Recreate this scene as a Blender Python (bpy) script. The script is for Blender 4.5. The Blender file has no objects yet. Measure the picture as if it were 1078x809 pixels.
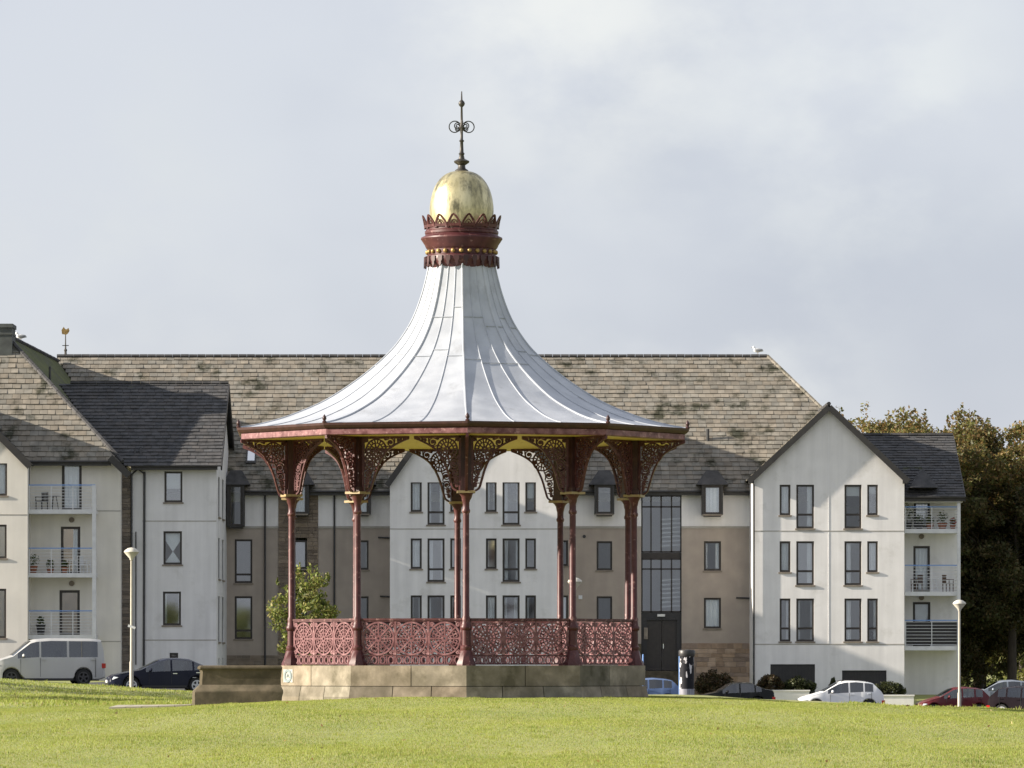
import bpy, math, random
import numpy as np
from mathutils import Vector, Matrix
random.seed(7)
SC = bpy.context.scene
COL = SC.collection
R = math.radians

# ------------------------------------------------------------------ camera constants (long lens, levelled, shifted)
F = 5820.0          # focal length in photo pixels
CX, HY, ZC = 539.0, 701.0, 0.78
def X(px, d): return (px - CX) / F * d
def Z(py, d): return ZC + (HY - py) / F * d
def P(px, py, d): return Vector((X(px, d), d, Z(py, d)))

# ------------------------------------------------------------------ materials
def mat(name, c1, c2=None, scale=4.0, rough=.7, bump=0.0, bscale=None, metallic=0.0, spec=.5, attr=False,
        c3=None, s3=1.0, t3=.6, st3=(1, 1, 1), streak=0.0, stretch=(1, 1, 1), detail=6.0, coat=0.0, lo=.35, hi=.65, w3=.08):
    m = bpy.data.materials.new(name); m.use_nodes = True
    nt = m.node_tree; N = nt.nodes; L = nt.links
    b = N['Principled BSDF']
    b.inputs['Roughness'].default_value = rough
    b.inputs['Metallic'].default_value = metallic
    b.inputs['Specular IOR Level'].default_value = spec
    b.inputs['Coat Weight'].default_value = coat
    b.inputs['Coat Roughness'].default_value = .06
    tc = N.new('ShaderNodeTexCoord')
    mp = N.new('ShaderNodeMapping'); mp.inputs['Scale'].default_value = stretch
    L.new(tc.outputs['Object'], mp.inputs['Vector'])
    col = None
    def ramp(fac, a, c):
        r = N.new('ShaderNodeMapRange'); r.inputs['From Min'].default_value = a; r.inputs['From Max'].default_value = c
        L.new(fac, r.inputs['Value']); return r.outputs['Result']
    def mix(fac, A, B, mode='MIX'):
        x = N.new('ShaderNodeMix'); x.data_type = 'RGBA'; x.blend_type = mode
        if isinstance(fac, float): x.inputs[0].default_value = fac
        else: L.new(fac, x.inputs[0])
        for i, v in ((6, A), (7, B)):
            if isinstance(v, tuple): x.inputs[i].default_value = (*v, 1)
            else: L.new(v, x.inputs[i])
        return x.outputs[2]
    if c2:
        n = N.new('ShaderNodeTexNoise'); n.inputs['Scale'].default_value = scale; n.inputs['Detail'].default_value = detail
        L.new(mp.outputs[0], n.inputs['Vector'])
        col = mix(ramp(n.outputs['Fac'], lo, hi), c1, c2)
    if c3:
        n3 = N.new('ShaderNodeTexNoise'); n3.inputs['Scale'].default_value = s3; n3.inputs['Detail'].default_value = 8
        n3.inputs['Roughness'].default_value = .65
        m3 = N.new('ShaderNodeMapping'); m3.inputs['Scale'].default_value = st3; L.new(tc.outputs['Object'], m3.inputs['Vector']); L.new(m3.outputs[0], n3.inputs['Vector'])
        col = mix(ramp(n3.outputs['Fac'], t3 - w3, t3 + w3), col if col else c1, c3)
    if streak:
        ms = N.new('ShaderNodeMapping'); ms.inputs['Scale'].default_value = (1.6, 1.6, .12)
        L.new(tc.outputs['Object'], ms.inputs['Vector'])
        ns = N.new('ShaderNodeTexNoise'); ns.inputs['Scale'].default_value = 1.5; ns.inputs['Detail'].default_value = 5
        L.new(ms.outputs[0], ns.inputs['Vector'])
        g = ramp(ns.outputs['Fac'], .35, .75)
        mul = N.new('ShaderNodeMath'); mul.operation = 'MULTIPLY'; mul.inputs[1].default_value = streak
        L.new(g, mul.inputs[0])
        col = mix(mul.outputs[0], col if col else c1, tuple(x * .55 for x in c1))
    if attr:
        a = N.new('ShaderNodeAttribute'); a.attribute_name = 'Col'
        col = mix(1.0, col if col else c1, a.outputs['Color'], 'MULTIPLY')
    if col is None: b.inputs['Base Color'].default_value = (*c1, 1)
    else: L.new(col, b.inputs['Base Color'])
    if bump:
        nb = N.new('ShaderNodeTexNoise'); nb.inputs['Scale'].default_value = bscale or scale * 6; nb.inputs['Detail'].default_value = 5
        L.new(tc.outputs['Object'], nb.inputs['Vector'])
        bp = N.new('ShaderNodeBump'); bp.inputs['Strength'].default_value = min(1, bump * 10); bp.inputs['Distance'].default_value = bump
        L.new(nb.outputs['Fac'], bp.inputs['Height']); L.new(bp.outputs[0], b.inputs['Normal'])
    return m

def glass_mat(name, refl, tint=(.75, .8, .8), wav=.0, blend=.25):
    m = bpy.data.materials.new(name); m.use_nodes = True
    nt = m.node_tree; N = nt.nodes; L = nt.links
    N.remove(N['Principled BSDF']); out = N['Material Output']
    t = N.new('ShaderNodeBsdfTransparent'); t.inputs[0].default_value = (*tint, 1)
    g = N.new('ShaderNodeBsdfGlossy'); g.inputs['Roughness'].default_value = .03; g.inputs['Color'].default_value = (.95, .97, 1, 1)
    mx = N.new('ShaderNodeMixShader')
    fr = N.new('ShaderNodeLayerWeight'); fr.inputs['Blend'].default_value = blend
    ma = N.new('ShaderNodeMath'); ma.operation = 'MULTIPLY_ADD'; ma.inputs[1].default_value = .7; ma.inputs[2].default_value = refl; ma.use_clamp = True
    L.new(fr.outputs['Fresnel'], ma.inputs[0]); L.new(ma.outputs[0], mx.inputs[0])
    if wav:
        tc = N.new('ShaderNodeTexCoord'); nb = N.new('ShaderNodeTexNoise'); nb.inputs['Scale'].default_value = .9; nb.inputs['Detail'].default_value = 1
        L.new(tc.outputs['Object'], nb.inputs['Vector'])
        bp = N.new('ShaderNodeBump'); bp.inputs['Strength'].default_value = .5; bp.inputs['Distance'].default_value = wav
        L.new(nb.outputs['Fac'], bp.inputs['Height']); L.new(bp.outputs[0], g.inputs['Normal'])
    L.new(t.outputs[0], mx.inputs[1]); L.new(g.outputs[0], mx.inputs[2]); L.new(mx.outputs[0], out.inputs[0])
    return m

def leaf_mat(name, trans=.35):
    m = bpy.data.materials.new(name); m.use_nodes = True
    nt = m.node_tree; N = nt.nodes; L = nt.links
    b = N['Principled BSDF']; out = N['Material Output']
    a = N.new('ShaderNodeAttribute'); a.attribute_name = 'Col'
    L.new(a.outputs['Color'], b.inputs['Base Color']); b.inputs['Roughness'].default_value = .55
    b.inputs['Specular IOR Level'].default_value = .3
    t = N.new('ShaderNodeBsdfTranslucent'); L.new(a.outputs['Color'], t.inputs[0])
    mx = N.new('ShaderNodeMixShader'); mx.inputs[0].default_value = trans
    L.new(b.outputs[0], mx.inputs[1]); L.new(t.outputs[0], mx.inputs[2]); L.new(mx.outputs[0], out.inputs[0])
    return m

M = {}
M['render_white'] = mat('render_white', (.87, .855, .84), (.81, .795, .78), 1.1, .9, .012, 25, streak=.32, c3=(.68, .665, .63), s3=.7, t3=.64)
M['render_cream'] = mat('render_cream', (.80, .765, .69), (.73, .70, .635), .9, .9, .01, 25, streak=.25)
M['render_grey'] = mat('render_grey', (.77, .765, .76), (.71, .705, .70), .9, .9, .01, 25, streak=.34, c3=(.60, .595, .57), s3=.6, t3=.63)
M['render_tan'] = mat('render_tan', (.43, .37, .315), (.37, .32, .275), 1.2, .92, .01, 25, streak=.25)
M['stone'] = mat('stone', (1, 1, 1), (.78, .76, .74), 3, .9, .02, 14, attr=True)
M['joint_pale'] = mat('joint_pale', (.84, .83, .82), (.78, .77, .76), 2, .9)
M['render_band'] = mat('render_band', (.42, .40, .36), (.34, .32, .28), 2, .9, .008, 25)
M['slate_warm'] = mat('slate_warm', (.25, .227, .19), (.18, .165, .14), 2.2, .9, .012, 18, attr=True, c3=(.05, .05, .034), s3=.75, t3=.585, w3=.06, spec=.25)
M['slate_dark'] = mat('slate_dark', (.075, .073, .075), (.042, .042, .044), 2.5, .85, .012, 18, attr=True, c3=(.06, .065, .035), s3=.5, t3=.68, w3=.03)  # darker slate, lowered further to suit roofs lying in shade
M['slate_moss'] = mat('slate_moss', (.10, .11, .035), (.05, .06, .025), .8, .95, .03, 8, c3=(.13, .125, .09), s3=.8, t3=.62)
M['underlay'] = mat('underlay', (.035, .035, .035))
M['fascia_dark'] = mat('fascia_dark', (.028, .026, .026), (.04, .037, .034), 3, .5)
M['frame_brown'] = mat('frame_brown', (.03, .024, .021), (.04, .033, .028), 5, .45)
M['sill'] = mat('sill', (.28, .24, .19), (.2, .17, .14), 4, .85)
M['pane'] = glass_mat('pane', .05, (.93, .95, .955))
M['pane_bright'] = glass_mat('pane_bright', .16, (.93, .95, .955)); M['pane_mid'] = glass_mat('pane_mid', .10, (.93, .95, .955))
M['car_glass'] = glass_mat('car_glass', .05, (.2, .22, .23), blend=.5)
M['curtain'] = mat('curtain', (.85, .86, .86), (.76, .77, .77), 2, .9)
M['blind'] = mat('blind', (.62, .64, .63), (.55, .57, .56), 1, .85)
M['room'] = mat('room', (.10, .09, .08))
M['dark_panel'] = mat('dark_panel', (.022, .021, .022), (.03, .028, .028), 3, .45)
M['white_metal'] = mat('white_metal', (.72, .73, .74), (.62, .63, .64), 3, .45)
M['blue_metal'] = mat('blue_metal', (.16, .30, .62), (.2, .34, .64), 3, .45)
M['pipe'] = mat('pipe', (.03, .03, .032), (.045, .044, .044), 3, .5)
M['timber'] = mat('timber', (.13, .075, .045), (.09, .05, .03), 6, .7)
M['chimney'] = mat('chimney', (.10, .11, .105), (.065, .07, .068), 2, .8)
M['lamp_post'] = mat('lamp_post', (.44, .41, .34), (.36, .33, .27), 3, .55)
M['lamp_white'] = mat('lamp_white', (.60, .57, .50), (.5, .47, .4), 3, .5)
M['galv'] = mat('galv', (.33, .34, .33), (.27, .28, .27), 4, .5, metallic=.5)
# bandstand
M['iron'] = mat('iron', (.052, .013, .015), (.085, .027, .028), 5, .45, .002, 40, spec=.35, c3=(.27, .15, .14), s3=9, t3=.64, w3=.06)
M['iron_dark'] = mat('iron_dark', (.030, .008, .009), (.05, .016, .016), 6, .5, .002, 40, c3=(.07, .03, .02), s3=7, t3=.66)
M['iron_pale'] = mat('iron_pale', (.225, .105, .112), (.095, .03, .034), 6, .45, .002, 40, spec=.35, c3=(.38, .23, .225), s3=10, t3=.63, w3=.08)
M['ochre'] = mat('ochre', (.34, .26, .13), (.25, .18, .09), 4, .5, c3=(.30, .14, .07), s3=6, t3=.60)
M['boards'] = mat('boards', (.72, .55, .14), (.62, .46, .11), 3, .6, stretch=(.4, 3, 1))
M['lead'] = mat('lead', (.44, .465, .51), (.36, .385, .43), 2.2, .44, .014, 3.2, streak=.25, c3=(.30, .315, .34), s3=2.2, t3=.65, w3=.08, st3=(1, 1, .5), spec=.5)
M['gold'] = mat('gold', (.68, .61, .38), (.44, .39, .22), 5, .40, .006, 7, metallic=.75, stretch=(1, 1, .2), c3=(.15, .14, .09), s3=5.5, t3=.56, w3=.10, st3=(1, 1, .38))
M['gilt'] = mat('gilt', (.42, .28, .10), (.22, .14, .05), 9, .45, metallic=.4)
M['finial'] = mat('finial', (.07, .066, .06), (.045, .04, .036), 8, .5, metallic=.5)
M['plinth'] = mat('plinth', (.36, .315, .25), (.18, .158, .12), 2.8, .92, .02, 12, attr=True, streak=.8, c3=(.085, .075, .05), s3=1.5, t3=.525, w3=.13, spec=.2)
M['plinth_dirty_shaded'] = mat('plinth_dirty_shaded', (.15, .125, .088), (.075, .065, .045), 2.6, .95, .02, 12, streak=.6, c3=(.06, .055, .035), s3=1.6, t3=.56, w3=.1, spec=.15)  # dirtier plinth stone, darkened for the stair walls' near-shadow front
M['plaque'] = mat('plaque', (.40, .40, .36), (.33, .33, .30), 6, .5)
M['plaque_blue'] = mat('plaque_blue', (.20, .26, .27), (.15, .19, .20), 6, .5)
M['deck'] = mat('deck', (.25, .23, .2), (.2, .18, .16), 2, .9)
M['leaf'] = leaf_mat('leaf', .38)
M['grass_blade'] = leaf_mat('grass_blade', .42)
M['bark'] = mat('bark', (.075, .06, .045), (.045, .036, .028), 4, .95, .03, 9, stretch=(1, 1, .3))
M['turf'] = mat('turf', (.235, .255, .075), (.28, .275, .095), .5, .95, .03, 20, c3=(.18, .22, .05), s3=.25, t3=.58)
M['asphalt'] = mat('asphalt', (.055, .055, .056), (.045, .045, .046), 2, .9, .008, 40)
M['kerb'] = mat('kerb', (.36, .35, .33), (.28, .27, .25), 3, .9)
M['paving'] = mat('paving', (.40, .37, .30), (.32, .29, .23), 2, .9)
M['tyre'] = mat('tyre', (.018, .018, .018), rough=.85)
M['alloy'] = mat('alloy', (.55, .56, .58), rough=.35, metallic=.7)
M['dark_alloy'] = mat('dark_alloy', (.06, .06, .065), rough=.4, metallic=.5)
M['black_trim'] = mat('black_trim', (.02, .02, .021), rough=.5)
M['headlight'] = mat('headlight', (.66, .70, .72), rough=.12, metallic=.35)
M['taillight'] = mat('taillight', (.45, .015, .012), rough=.18)
M['chrome'] = mat('chrome', (.7, .72, .74), rough=.15, metallic=1)
M['plate_white'] = mat('plate_white', (.75, .75, .73), rough=.4)
M['plate_yellow'] = mat('plate_yellow', (.75, .58, .06), rough=.4)
M['seat'] = mat('seat', (.05, .05, .052), rough=.9)
M['feather'] = mat('feather', (.78, .78, .77), rough=.8)
M['feather_grey'] = mat('feather_grey', (.30, .31, .33), rough=.8)
M['poster'] = mat('poster', (.02, .02, .024), (.62, .60, .62), 4.2, .55, lo=.575, hi=.60, detail=3, stretch=(1.4, 1.4, .6), spec=.08)
M['poster_base'] = mat('poster_base', (.30, .30, .35), (.16, .16, .19), 5, .6, stretch=(3, 3, .4))
M['terracotta'] = mat('terracotta', (.34, .14, .08), (.28, .11, .06), 5, .85)
M['white_plastic'] = mat('white_plastic', (.75, .76, .77), rough=.45)

def paint(name, c, metal=.0):
    return mat(name, c, tuple(min(1, x * 1.06 + .003) for x in c), 1.2, .14 if max(c) < .05 else .35, metallic=metal, coat=.04 if max(c) < .05 else .18, spec=.12 if max(c) < .05 else .25)
M['paint_white'] = paint('paint_white', (.74, .75, .76))
M['paint_silver'] = paint('paint_silver', (.44, .44, .43), .15)
M['paint_navy'] = paint('paint_navy', (.012, .014, .026))
M['paint_black'] = paint('paint_black', (.012, .013, .013))
M['paint_blue'] = paint('paint_blue', (.12, .18, .33), .1)
M['paint_red'] = paint('paint_red', (.095, .010, .014))
M['paint_maroon'] = paint('paint_maroon', (.012, .008, .010))
M['paint_steel'] = paint('paint_steel', (.22, .25, .30), .2)

# ------------------------------------------------------------------ mesh builder
ORG = {}
def org(o):
    return ORG.get(o.name, Vector((0, 0, 0)))
class MB:
    def __init__(s): s.v = []; s.f = []; s.c = []; s.cur = None
    def col(s, c): s.cur = c
    def add(s, vs, fs):
        n = len(s.v); s.v.extend([tuple(p) for p in vs]); s.f.extend([tuple(i + n for i in f) for f in fs])
        s.c.extend([s.cur or (1, 1, 1)] * len(vs)); return n
    def box(s, x0, x1, y0, y1, z0, z1):
        s.add([(x0, y0, z0), (x1, y0, z0), (x1, y1, z0), (x0, y1, z0), (x0, y0, z1), (x1, y0, z1), (x1, y1, z1), (x0, y1, z1)],
              [(0, 3, 2, 1), (4, 5, 6, 7), (0, 1, 5, 4), (1, 2, 6, 5), (2, 3, 7, 6), (3, 0, 4, 7)])
    def obox(s, a, b, w, h, up=(0, 0, 1)):     # bar from a to b, w wide, h high
        a = Vector(a); b = Vector(b); t = (b - a).normalized(); u = Vector(up)
        n = t.cross(u)
        if n.length < 1e-4: n = t.cross(Vector((1, 0, 0)))
        n.normalize(); u = n.cross(t)
        vs = []
        for p in (a, b):
            for (i, j) in ((-1, -1), (1, -1), (1, 1), (-1, 1)): vs.append(p + n * (i * w / 2) + u * (j * h / 2))
        s.add(vs, [(3, 2, 1, 0), (4, 5, 6, 7), (0, 1, 5, 4), (1, 2, 6, 5), (2, 3, 7, 6), (3, 0, 4, 7)])
    def tube(s, pts, r, n=8, cap=True):
        pts = [Vector(p) for p in pts]; rs = r if isinstance(r, (list, tuple)) else [r] * len(pts)
        vs = []; m = len(pts); ref = None
        for i, p in enumerate(pts):
            t = (pts[min(i + 1, m - 1)] - pts[max(i - 1, 0)])
            t = t.normalized() if t.length > 1e-9 else Vector((0, 0, 1))
            if ref is None: ref = Vector((1, 0, 0)) if abs(t.x) < .9 else Vector((0, 1, 0))
            a = (ref - t * ref.dot(t)); a.normalize(); ref = a; b = t.cross(a)
            for k in range(n):
                q = 2 * math.pi * k / n
                vs.append(p + (a * math.cos(q) + b * math.sin(q)) * rs[i])
        fs = []
        for i in range(m - 1):
            for k in range(n):
                k2 = (k + 1) % n
                fs.append((i * n + k, i * n + k2, (i + 1) * n + k2, (i + 1) * n + k))
        if cap: fs.append(tuple(range(n - 1, -1, -1))); fs.append(tuple(range((m - 1) * n, m * n)))
        s.add(vs, fs)
    def lathe(s, prof, n=24, rot=0.0, c=(0, 0, 0), cap=True):
        vs = []; m = len(prof)
        for (r, z) in prof:
            for k in range(n):
                q = rot + 2 * math.pi * k / n
                vs.append((c[0] + r * math.sin(q), c[1] - r * math.cos(q), c[2] + z))
        fs = []
        for i in range(m - 1):
            for k in range(n):
                k2 = (k + 1) % n
                fs.append((i * n + k, i * n + k2, (i + 1) * n + k2, (i + 1) * n + k))
        if cap:
            if prof[0][0] > 1e-3: fs.append(tuple(range(n - 1, -1, -1)))
            if prof[-1][0] > 1e-3: fs.append(tuple(range((m - 1) * n, m * n)))
        s.add(vs, fs)
    def poly(s, pts): s.add(pts, [tuple(range(len(pts)))])
    def slab(s, pts, th):      # polygon thickened along its normal
        pts = [Vector(p) for p in pts]; n = (pts[1] - pts[0]).cross(pts[2] - pts[0]).normalized() * th; k = len(pts)
        s.add(pts + [p - n for p in pts], [tuple(range(k)), tuple(range(2 * k - 1, k - 1, -1))] + [((i + 1) % k, i, i + k, (i + 1) % k + k) for i in range(k)])
    def sphere(s, c, r, n=10, m=6, sc=(1, 1, 1)):
        vs = []; fs = []
        for i in range(m + 1):
            t = math.pi * i / m
            for k in range(n):
                q = 2 * math.pi * k / n
                vs.append((c[0] + r * sc[0] * math.sin(t) * math.cos(q), c[1] + r * sc[1] * math.sin(t) * math.sin(q), c[2] - r * sc[2] * math.cos(t)))
        for i in range(m):
            for k in range(n):
                k2 = (k + 1) % n; fs.append((i * n + k, i * n + k2, (i + 1) * n + k2, (i + 1) * n + k))
        s.add(vs, fs)
    def ribbon(s, pts, w, t, fr, closed=False):    # flat bar following a 2D path; fr maps (u, v, depth) to 3D
        m = len(pts); vs = []; fs = []
        for i, p in enumerate(pts):
            a = pts[(i - 1) % m] if (closed or i > 0) else pts[i]; b = pts[(i + 1) % m] if (closed or i < m - 1) else pts[i]
            dx, dy = b[0] - a[0], b[1] - a[1]; l = math.hypot(dx, dy) or 1; nx, ny = -dy / l * w / 2, dx / l * w / 2
            vs += [fr(p[0] + nx, p[1] + ny, -t / 2), fr(p[0] - nx, p[1] - ny, -t / 2), fr(p[0] - nx, p[1] - ny, t / 2), fr(p[0] + nx, p[1] + ny, t / 2)]
        for i in range(m if closed else m - 1):
            j = (i + 1) % m
            for k in range(4):
                k2 = (k + 1) % 4; fs.append((i * 4 + k, j * 4 + k, j * 4 + k2, i * 4 + k2))
        if not closed: fs += [(0, 1, 2, 3), (m * 4 - 1, m * 4 - 2, m * 4 - 3, m * 4 - 4)]
        s.add(vs, fs)
    def mesh(s, name, off=Vector((0, 0, 0)), smooth=None):
        me = bpy.data.meshes.new(name)
        me.from_pydata([(p[0] - off.x, p[1] - off.y, p[2] - off.z) for p in s.v], [], s.f)
        if any(c != (1, 1, 1) for c in s.c):
            a = me.color_attributes.new('Col', 'FLOAT_COLOR', 'POINT')
            a.data.foreach_set('color', np.array([(c[0], c[1], c[2], 1) for c in s.c], dtype=np.float32).ravel())
        else:
            a = me.color_attributes.new('Col', 'FLOAT_COLOR', 'POINT')
            a.data.foreach_set('color', np.ones(len(s.v) * 4, dtype=np.float32))
        me.validate(); me.update()
        if smooth is not None:
            me.shade_smooth()
            me.set_sharp_from_angle(angle=R(smooth))
        return me
    def build(s, name, m, parent=None, smooth=None, world=False, fix=True):
        """world=True: the vertices are in world metres; they are made relative to the parent's own place."""
        off = org(parent) if (parent is not None and world) else Vector((0, 0, 0))
        me = s.mesh(name, off, smooth); me.materials.append(m)
        o = bpy.data.objects.new(name, me); COL.objects.link(o)
        if parent is not None: o.parent = parent
        ORG[o.name] = off
        if fix: fixn(me)
        return o
import bmesh
def fixn(me):
    bm = bmesh.new(); bm.from_mesh(me); bmesh.ops.recalc_face_normals(bm, faces=bm.faces[:]); bm.to_mesh(me); bm.free()

def tag(o, label=None, cat=None, group=None, kind=None):
    if label: o['label'] = label
    if cat: o['category'] = cat
    if group: o['group'] = group
    if kind: o['kind'] = kind
    return o
def thing(name, label, cat, loc, rz=0.0, group=None):
    o = bpy.data.objects.new(name, None); COL.objects.link(o); o.empty_display_size = .3
    o.location = loc; o.rotation_euler = (0, 0, rz); ORG[o.name] = Vector(loc)
    return tag(o, label, cat, group)
def inst(src, parent, loc=(0, 0, 0), rz=0.0, rest=None):
    c = src.copy(); COL.objects.link(c); c.parent = parent; c.location = loc; c.rotation_euler = (0, 0, rz); return c
def kids(o): return [x for x in COL.objects if x.parent == o]
def dup(o, parent=None):
    c = o.copy(); COL.objects.link(c); c.parent = parent
    for k in kids(o): dup(k, c)
    return c

# ------------------------------------------------------------------ terrain
def sm(t): t = max(0.0, min(1.0, t)); return t * t * (3 - 2 * t)
def interp(x, tab):
    if x <= tab[0][0]: return tab[0][1]
    for (a, va), (b, vb) in zip(tab, tab[1:]):
        if x <= b:
            t = (x - a) / (b - a); return va + (vb - va) * t
    return tab[-1][1]
CREST = [(-12, -.14), (-7.2, -.11), (-4.8, .02), (-1, .09), (2.5, .10), (5, .05), (6.4, -.01), (8, -.10), (9.15, -.15), (10.5, -.22), (14, -.4), (30, -.8)]
BACK = [(-60, .1), (-24, .09), (-21, .02), (-18, -.20), (-14, -.42), (-10, -.62), (0, -1.0), (6, -1.32), (13, -1.55), (22, -1.80), (60, -2.0)]
def h(x, y):
    c = interp(x, CREST)
    und = .06 * math.sin(x * .55 + y * .11) * math.sin(y * .21 + x * .13) + .02 * math.sin(x * 1.3 - y * .35)
    if y < 114:
        z = -.62 + (c + .62) * sm((y - 58) / (112 - 58))
    else:
        b = interp(x * 1.0, BACK)
        t = sm((y - 124) / (215 - 124))
        z = c + (b - c) * t
        if y > 284: z += (max(0, -.75 - b)) * sm((y - 284) / 6)
    if 195 < y < 226 and x < -8: z += .22 * sm((y - 195) / 22) * sm((-8 - x) / 4)
    near = 1 - sm((math.hypot(x + 1.1, y - 120) - 5) / 4)
    return z + und * (1 - near) * (1 if y < 220 else max(0, 1 - (y - 220) / 8))
# ------------------------------------------------------------------ the bandstand
BD = 120.0; BX = X(486, BD)
band = thing('bandstand', 'bandstand of red ironwork with swept pale metal canopy and gilded dome on stone base', 'bandstand', (BX, BD, 0))
DEL = R(1.9)
NS = 10; STEP = 2 * math.pi / NS
def ang(k): return DEL + k * STEP
def pol(r, a, z): return Vector((r * math.sin(a), -r * math.cos(a), z))
rnd = random.Random(3)
# plinth: core plus coursed blocks
mb = MB(); mb.col((.25, .25, .22)); mb.lathe([(4.0, -.6), (4.0, .74)], NS, DEL); core = mb
for k in range(NS):
    a0, a1 = ang(k), ang(k + 1)
    for (rb, rt, zb, zt, nb) in ((4.24, 4.19, -.5, .12, 3), (4.19, 4.14, .12, .34, 0), (4.12, 4.12, .352, .782, 2)):
        if nb == 0: nb = 3
        cuts = [0] + sorted([(i + rnd.uniform(-.12, .12)) / nb for i in range(1, nb)]) + [1]
        if rb == 4.19: cuts = cuts0
        cuts0 = cuts
        for c0, c1 in zip(cuts, cuts[1:]):
            g = .0035; c0 += g if c0 > 0 else 0; c1 -= g if c1 < 1 else 0
            t = rnd.uniform(.72, 1.15); w = rnd.uniform(-.05, .06); mb.col((t + w, t, t - w * .7))
            def q(rr, c, z): return pol(rr, a0, z).lerp(pol(rr, a1, z), c)
            mb.add([q(rb, c0, zb), q(rb, c1, zb), q(rt, c1, zt), q(rt, c0, zt), q(3.9, c0, zb), q(3.9, c1, zb), q(3.9, c1, zt), q(3.9, c0, zt)],
                   [(0, 1, 2, 3), (7, 6, 5, 4), (3, 2, 6, 7), (1, 0, 4, 5), (0, 3, 7, 4), (2, 1, 5, 6)])
base = mb.build('stone_base', M['plinth'], band)
mb = MB(); mb.lathe([(3.92, .70), (3.92, .776)], NS, DEL); mb.build('floor', M['deck'], band)
# plaque on the left front face
fa = (ang(-2) + ang(-1)) / 2
ap = 4.12 * math.cos(STEP / 2)
def face_fr(off, u, z, proud):
    n = Vector((math.sin(fa), -math.cos(fa), 0)); t = Vector((math.cos(fa), math.sin(fa), 0))
    return n * (ap + proud) + t * (off + u) + Vector((0, 0, z))
mb = MB(); vs = [face_fr(-.98, u, z, p) for p in (-.02, .012) for (u, z) in ((-.17, .42), (.17, .42), (.17, .70), (-.17, .70))]
mb.add(vs, [(3, 2, 1, 0), (4, 5, 6, 7), (0, 1, 5, 4), (1, 2, 6, 5), (2, 3, 7, 6), (3, 0, 4, 7)])
pq = mb.build('plaque', M['plaque'], base)
pq['label'] = 'pale square plaque with a round blue emblem'
mb = MB(); circ = [(.115 * math.cos(2 * math.pi * i / 20), .56 + .115 * math.sin(2 * math.pi * i / 20)) for i in range(20)]
mb.ribbon(circ, .05, .012, lambda u, v, d: face_fr(-.98, u, v, .018 + d), True)
mb.ribbon([(-.04, .53), (.0, .6), (.04, .53)], .02, .012, lambda u, v, d: face_fr(-.98, u, v, .018 + d))
mb.build('emblem', M['plaque_blue'], base)
# stair with two flank walls on the left side (face -3..-2)
sa = (ang(-3) + ang(-2)) / 2
sn = Vector((math.sin(sa), -math.cos(sa), 0)); st = Vector((math.cos(sa), math.sin(sa), 0))   # outward, along the face
ap0 = 4.12 * math.cos(STEP / 2)
def stair_wall(sgn):
    rings = []
    prof = [(.15, -.7), (.15, .20), (.13, .25), (.03, .345), (0, .37), (-.015, .64), (.0, .69), (.035, .705), (.04, .74), (.015, .775), (-.02, .785)]
    nseg = 10; mb = MB(); vs = []
    for (o, z) in prof:
        ring = []
        L0, L1 = -.05, 1.74; hw = .24
        cen = sgn * (1.27 - hw + .02)
        # rectangle with rounded outer end corners
        pts = [(L0, cen - hw - o), (L1 + o - .06, cen - hw - o), (L1 + o, cen - hw - o + .06), (L1 + o, cen + hw + o - .06), (L1 + o - .06, cen + hw + o), (L0, cen + hw + o)]
        for (l, t) in pts:
            p = sn * (ap0 + l) + st * t; vs.append((p.x, p.y, z))
    m = 6; fs = []
    for i in range(len(prof) - 1):
        for k in range(m):
            k2 = (k + 1) % m; fs.append((i * m + k, i * m + k2, (i + 1) * m + k2, (i + 1) * m + k))
    fs.append(tuple(range((len(prof) - 1) * m, len(prof) * m)))
    mb.add(vs, fs)
    return mb.build('stair_wall', M['plinth_dirty_shaded'], band, smooth=35)
stair_wall(1); stair_wall(-1)
mb = MB()
for i in range(5):
    z1 = .78 - .16 * (i + 1); l1 = .32 * (i + 1)
    c = [sn * (ap0 + l) + st * t for l, t in ((-.05, -.78), (l1, -.78), (l1, .78), (-.05, .78))]
    mb.add([(p.x, p.y, -.5) for p in c] + [(p.x, p.y, z1) for p in c], [(3, 2, 1, 0), (4, 5, 6, 7), (0, 1, 5, 4), (1, 2, 6, 5), (2, 3, 7, 6), (3, 0, 4, 7)])
mb.build('steps', M['plinth_dirty_shaded'], band)

# columns with capital, post and pierced brackets
RC = 3.87; CEIL = 5.62
def arc(cx, cy, r, a0, a1, n): return [(cx + r * math.cos(a0 + (a1 - a0) * i / n), cy + r * math.sin(a0 + (a1 - a0) * i / n)) for i in range(n + 1)]
def spiral(cx, cy, r0, r1, a0, turns, n=22):
    return [(cx + (r0 + (r1 - r0) * i / n) * math.cos(a0 + turns * 2 * math.pi * i / n), cy + (r0 + (r1 - r0) * i / n) * math.sin(a0 + turns * 2 * math.pi * i / n)) for i in range(n + 1)]
def smooth_curve(pts, n=6):
    out = []
    for i in range(len(pts) - 1):
        p0 = pts[max(i - 1, 0)]; p1 = pts[i]; p2 = pts[i + 1]; p3 = pts[min(i + 2, len(pts) - 1)]
        for j in range(n):
            t = j / n
            out.append(tuple(.5 * ((2 * p1[q]) + (-p0[q] + p2[q]) * t + (2 * p0[q] - 5 * p1[q] + 4 * p2[q] - p3[q]) * t * t + (-p0[q] + 3 * p1[q] - 3 * p2[q] + p3[q]) * t ** 3) for q in (0, 1)))
    out.append(pts[-1]); return out
EDGE = smooth_curve([(1.03, -.05), (.88, -.105), (.66, -.22), (.50, -.36), (.39, -.54), (.305, -.74), (.245, -.94), (.19, -1.1), (.10, -1.16)])
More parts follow.
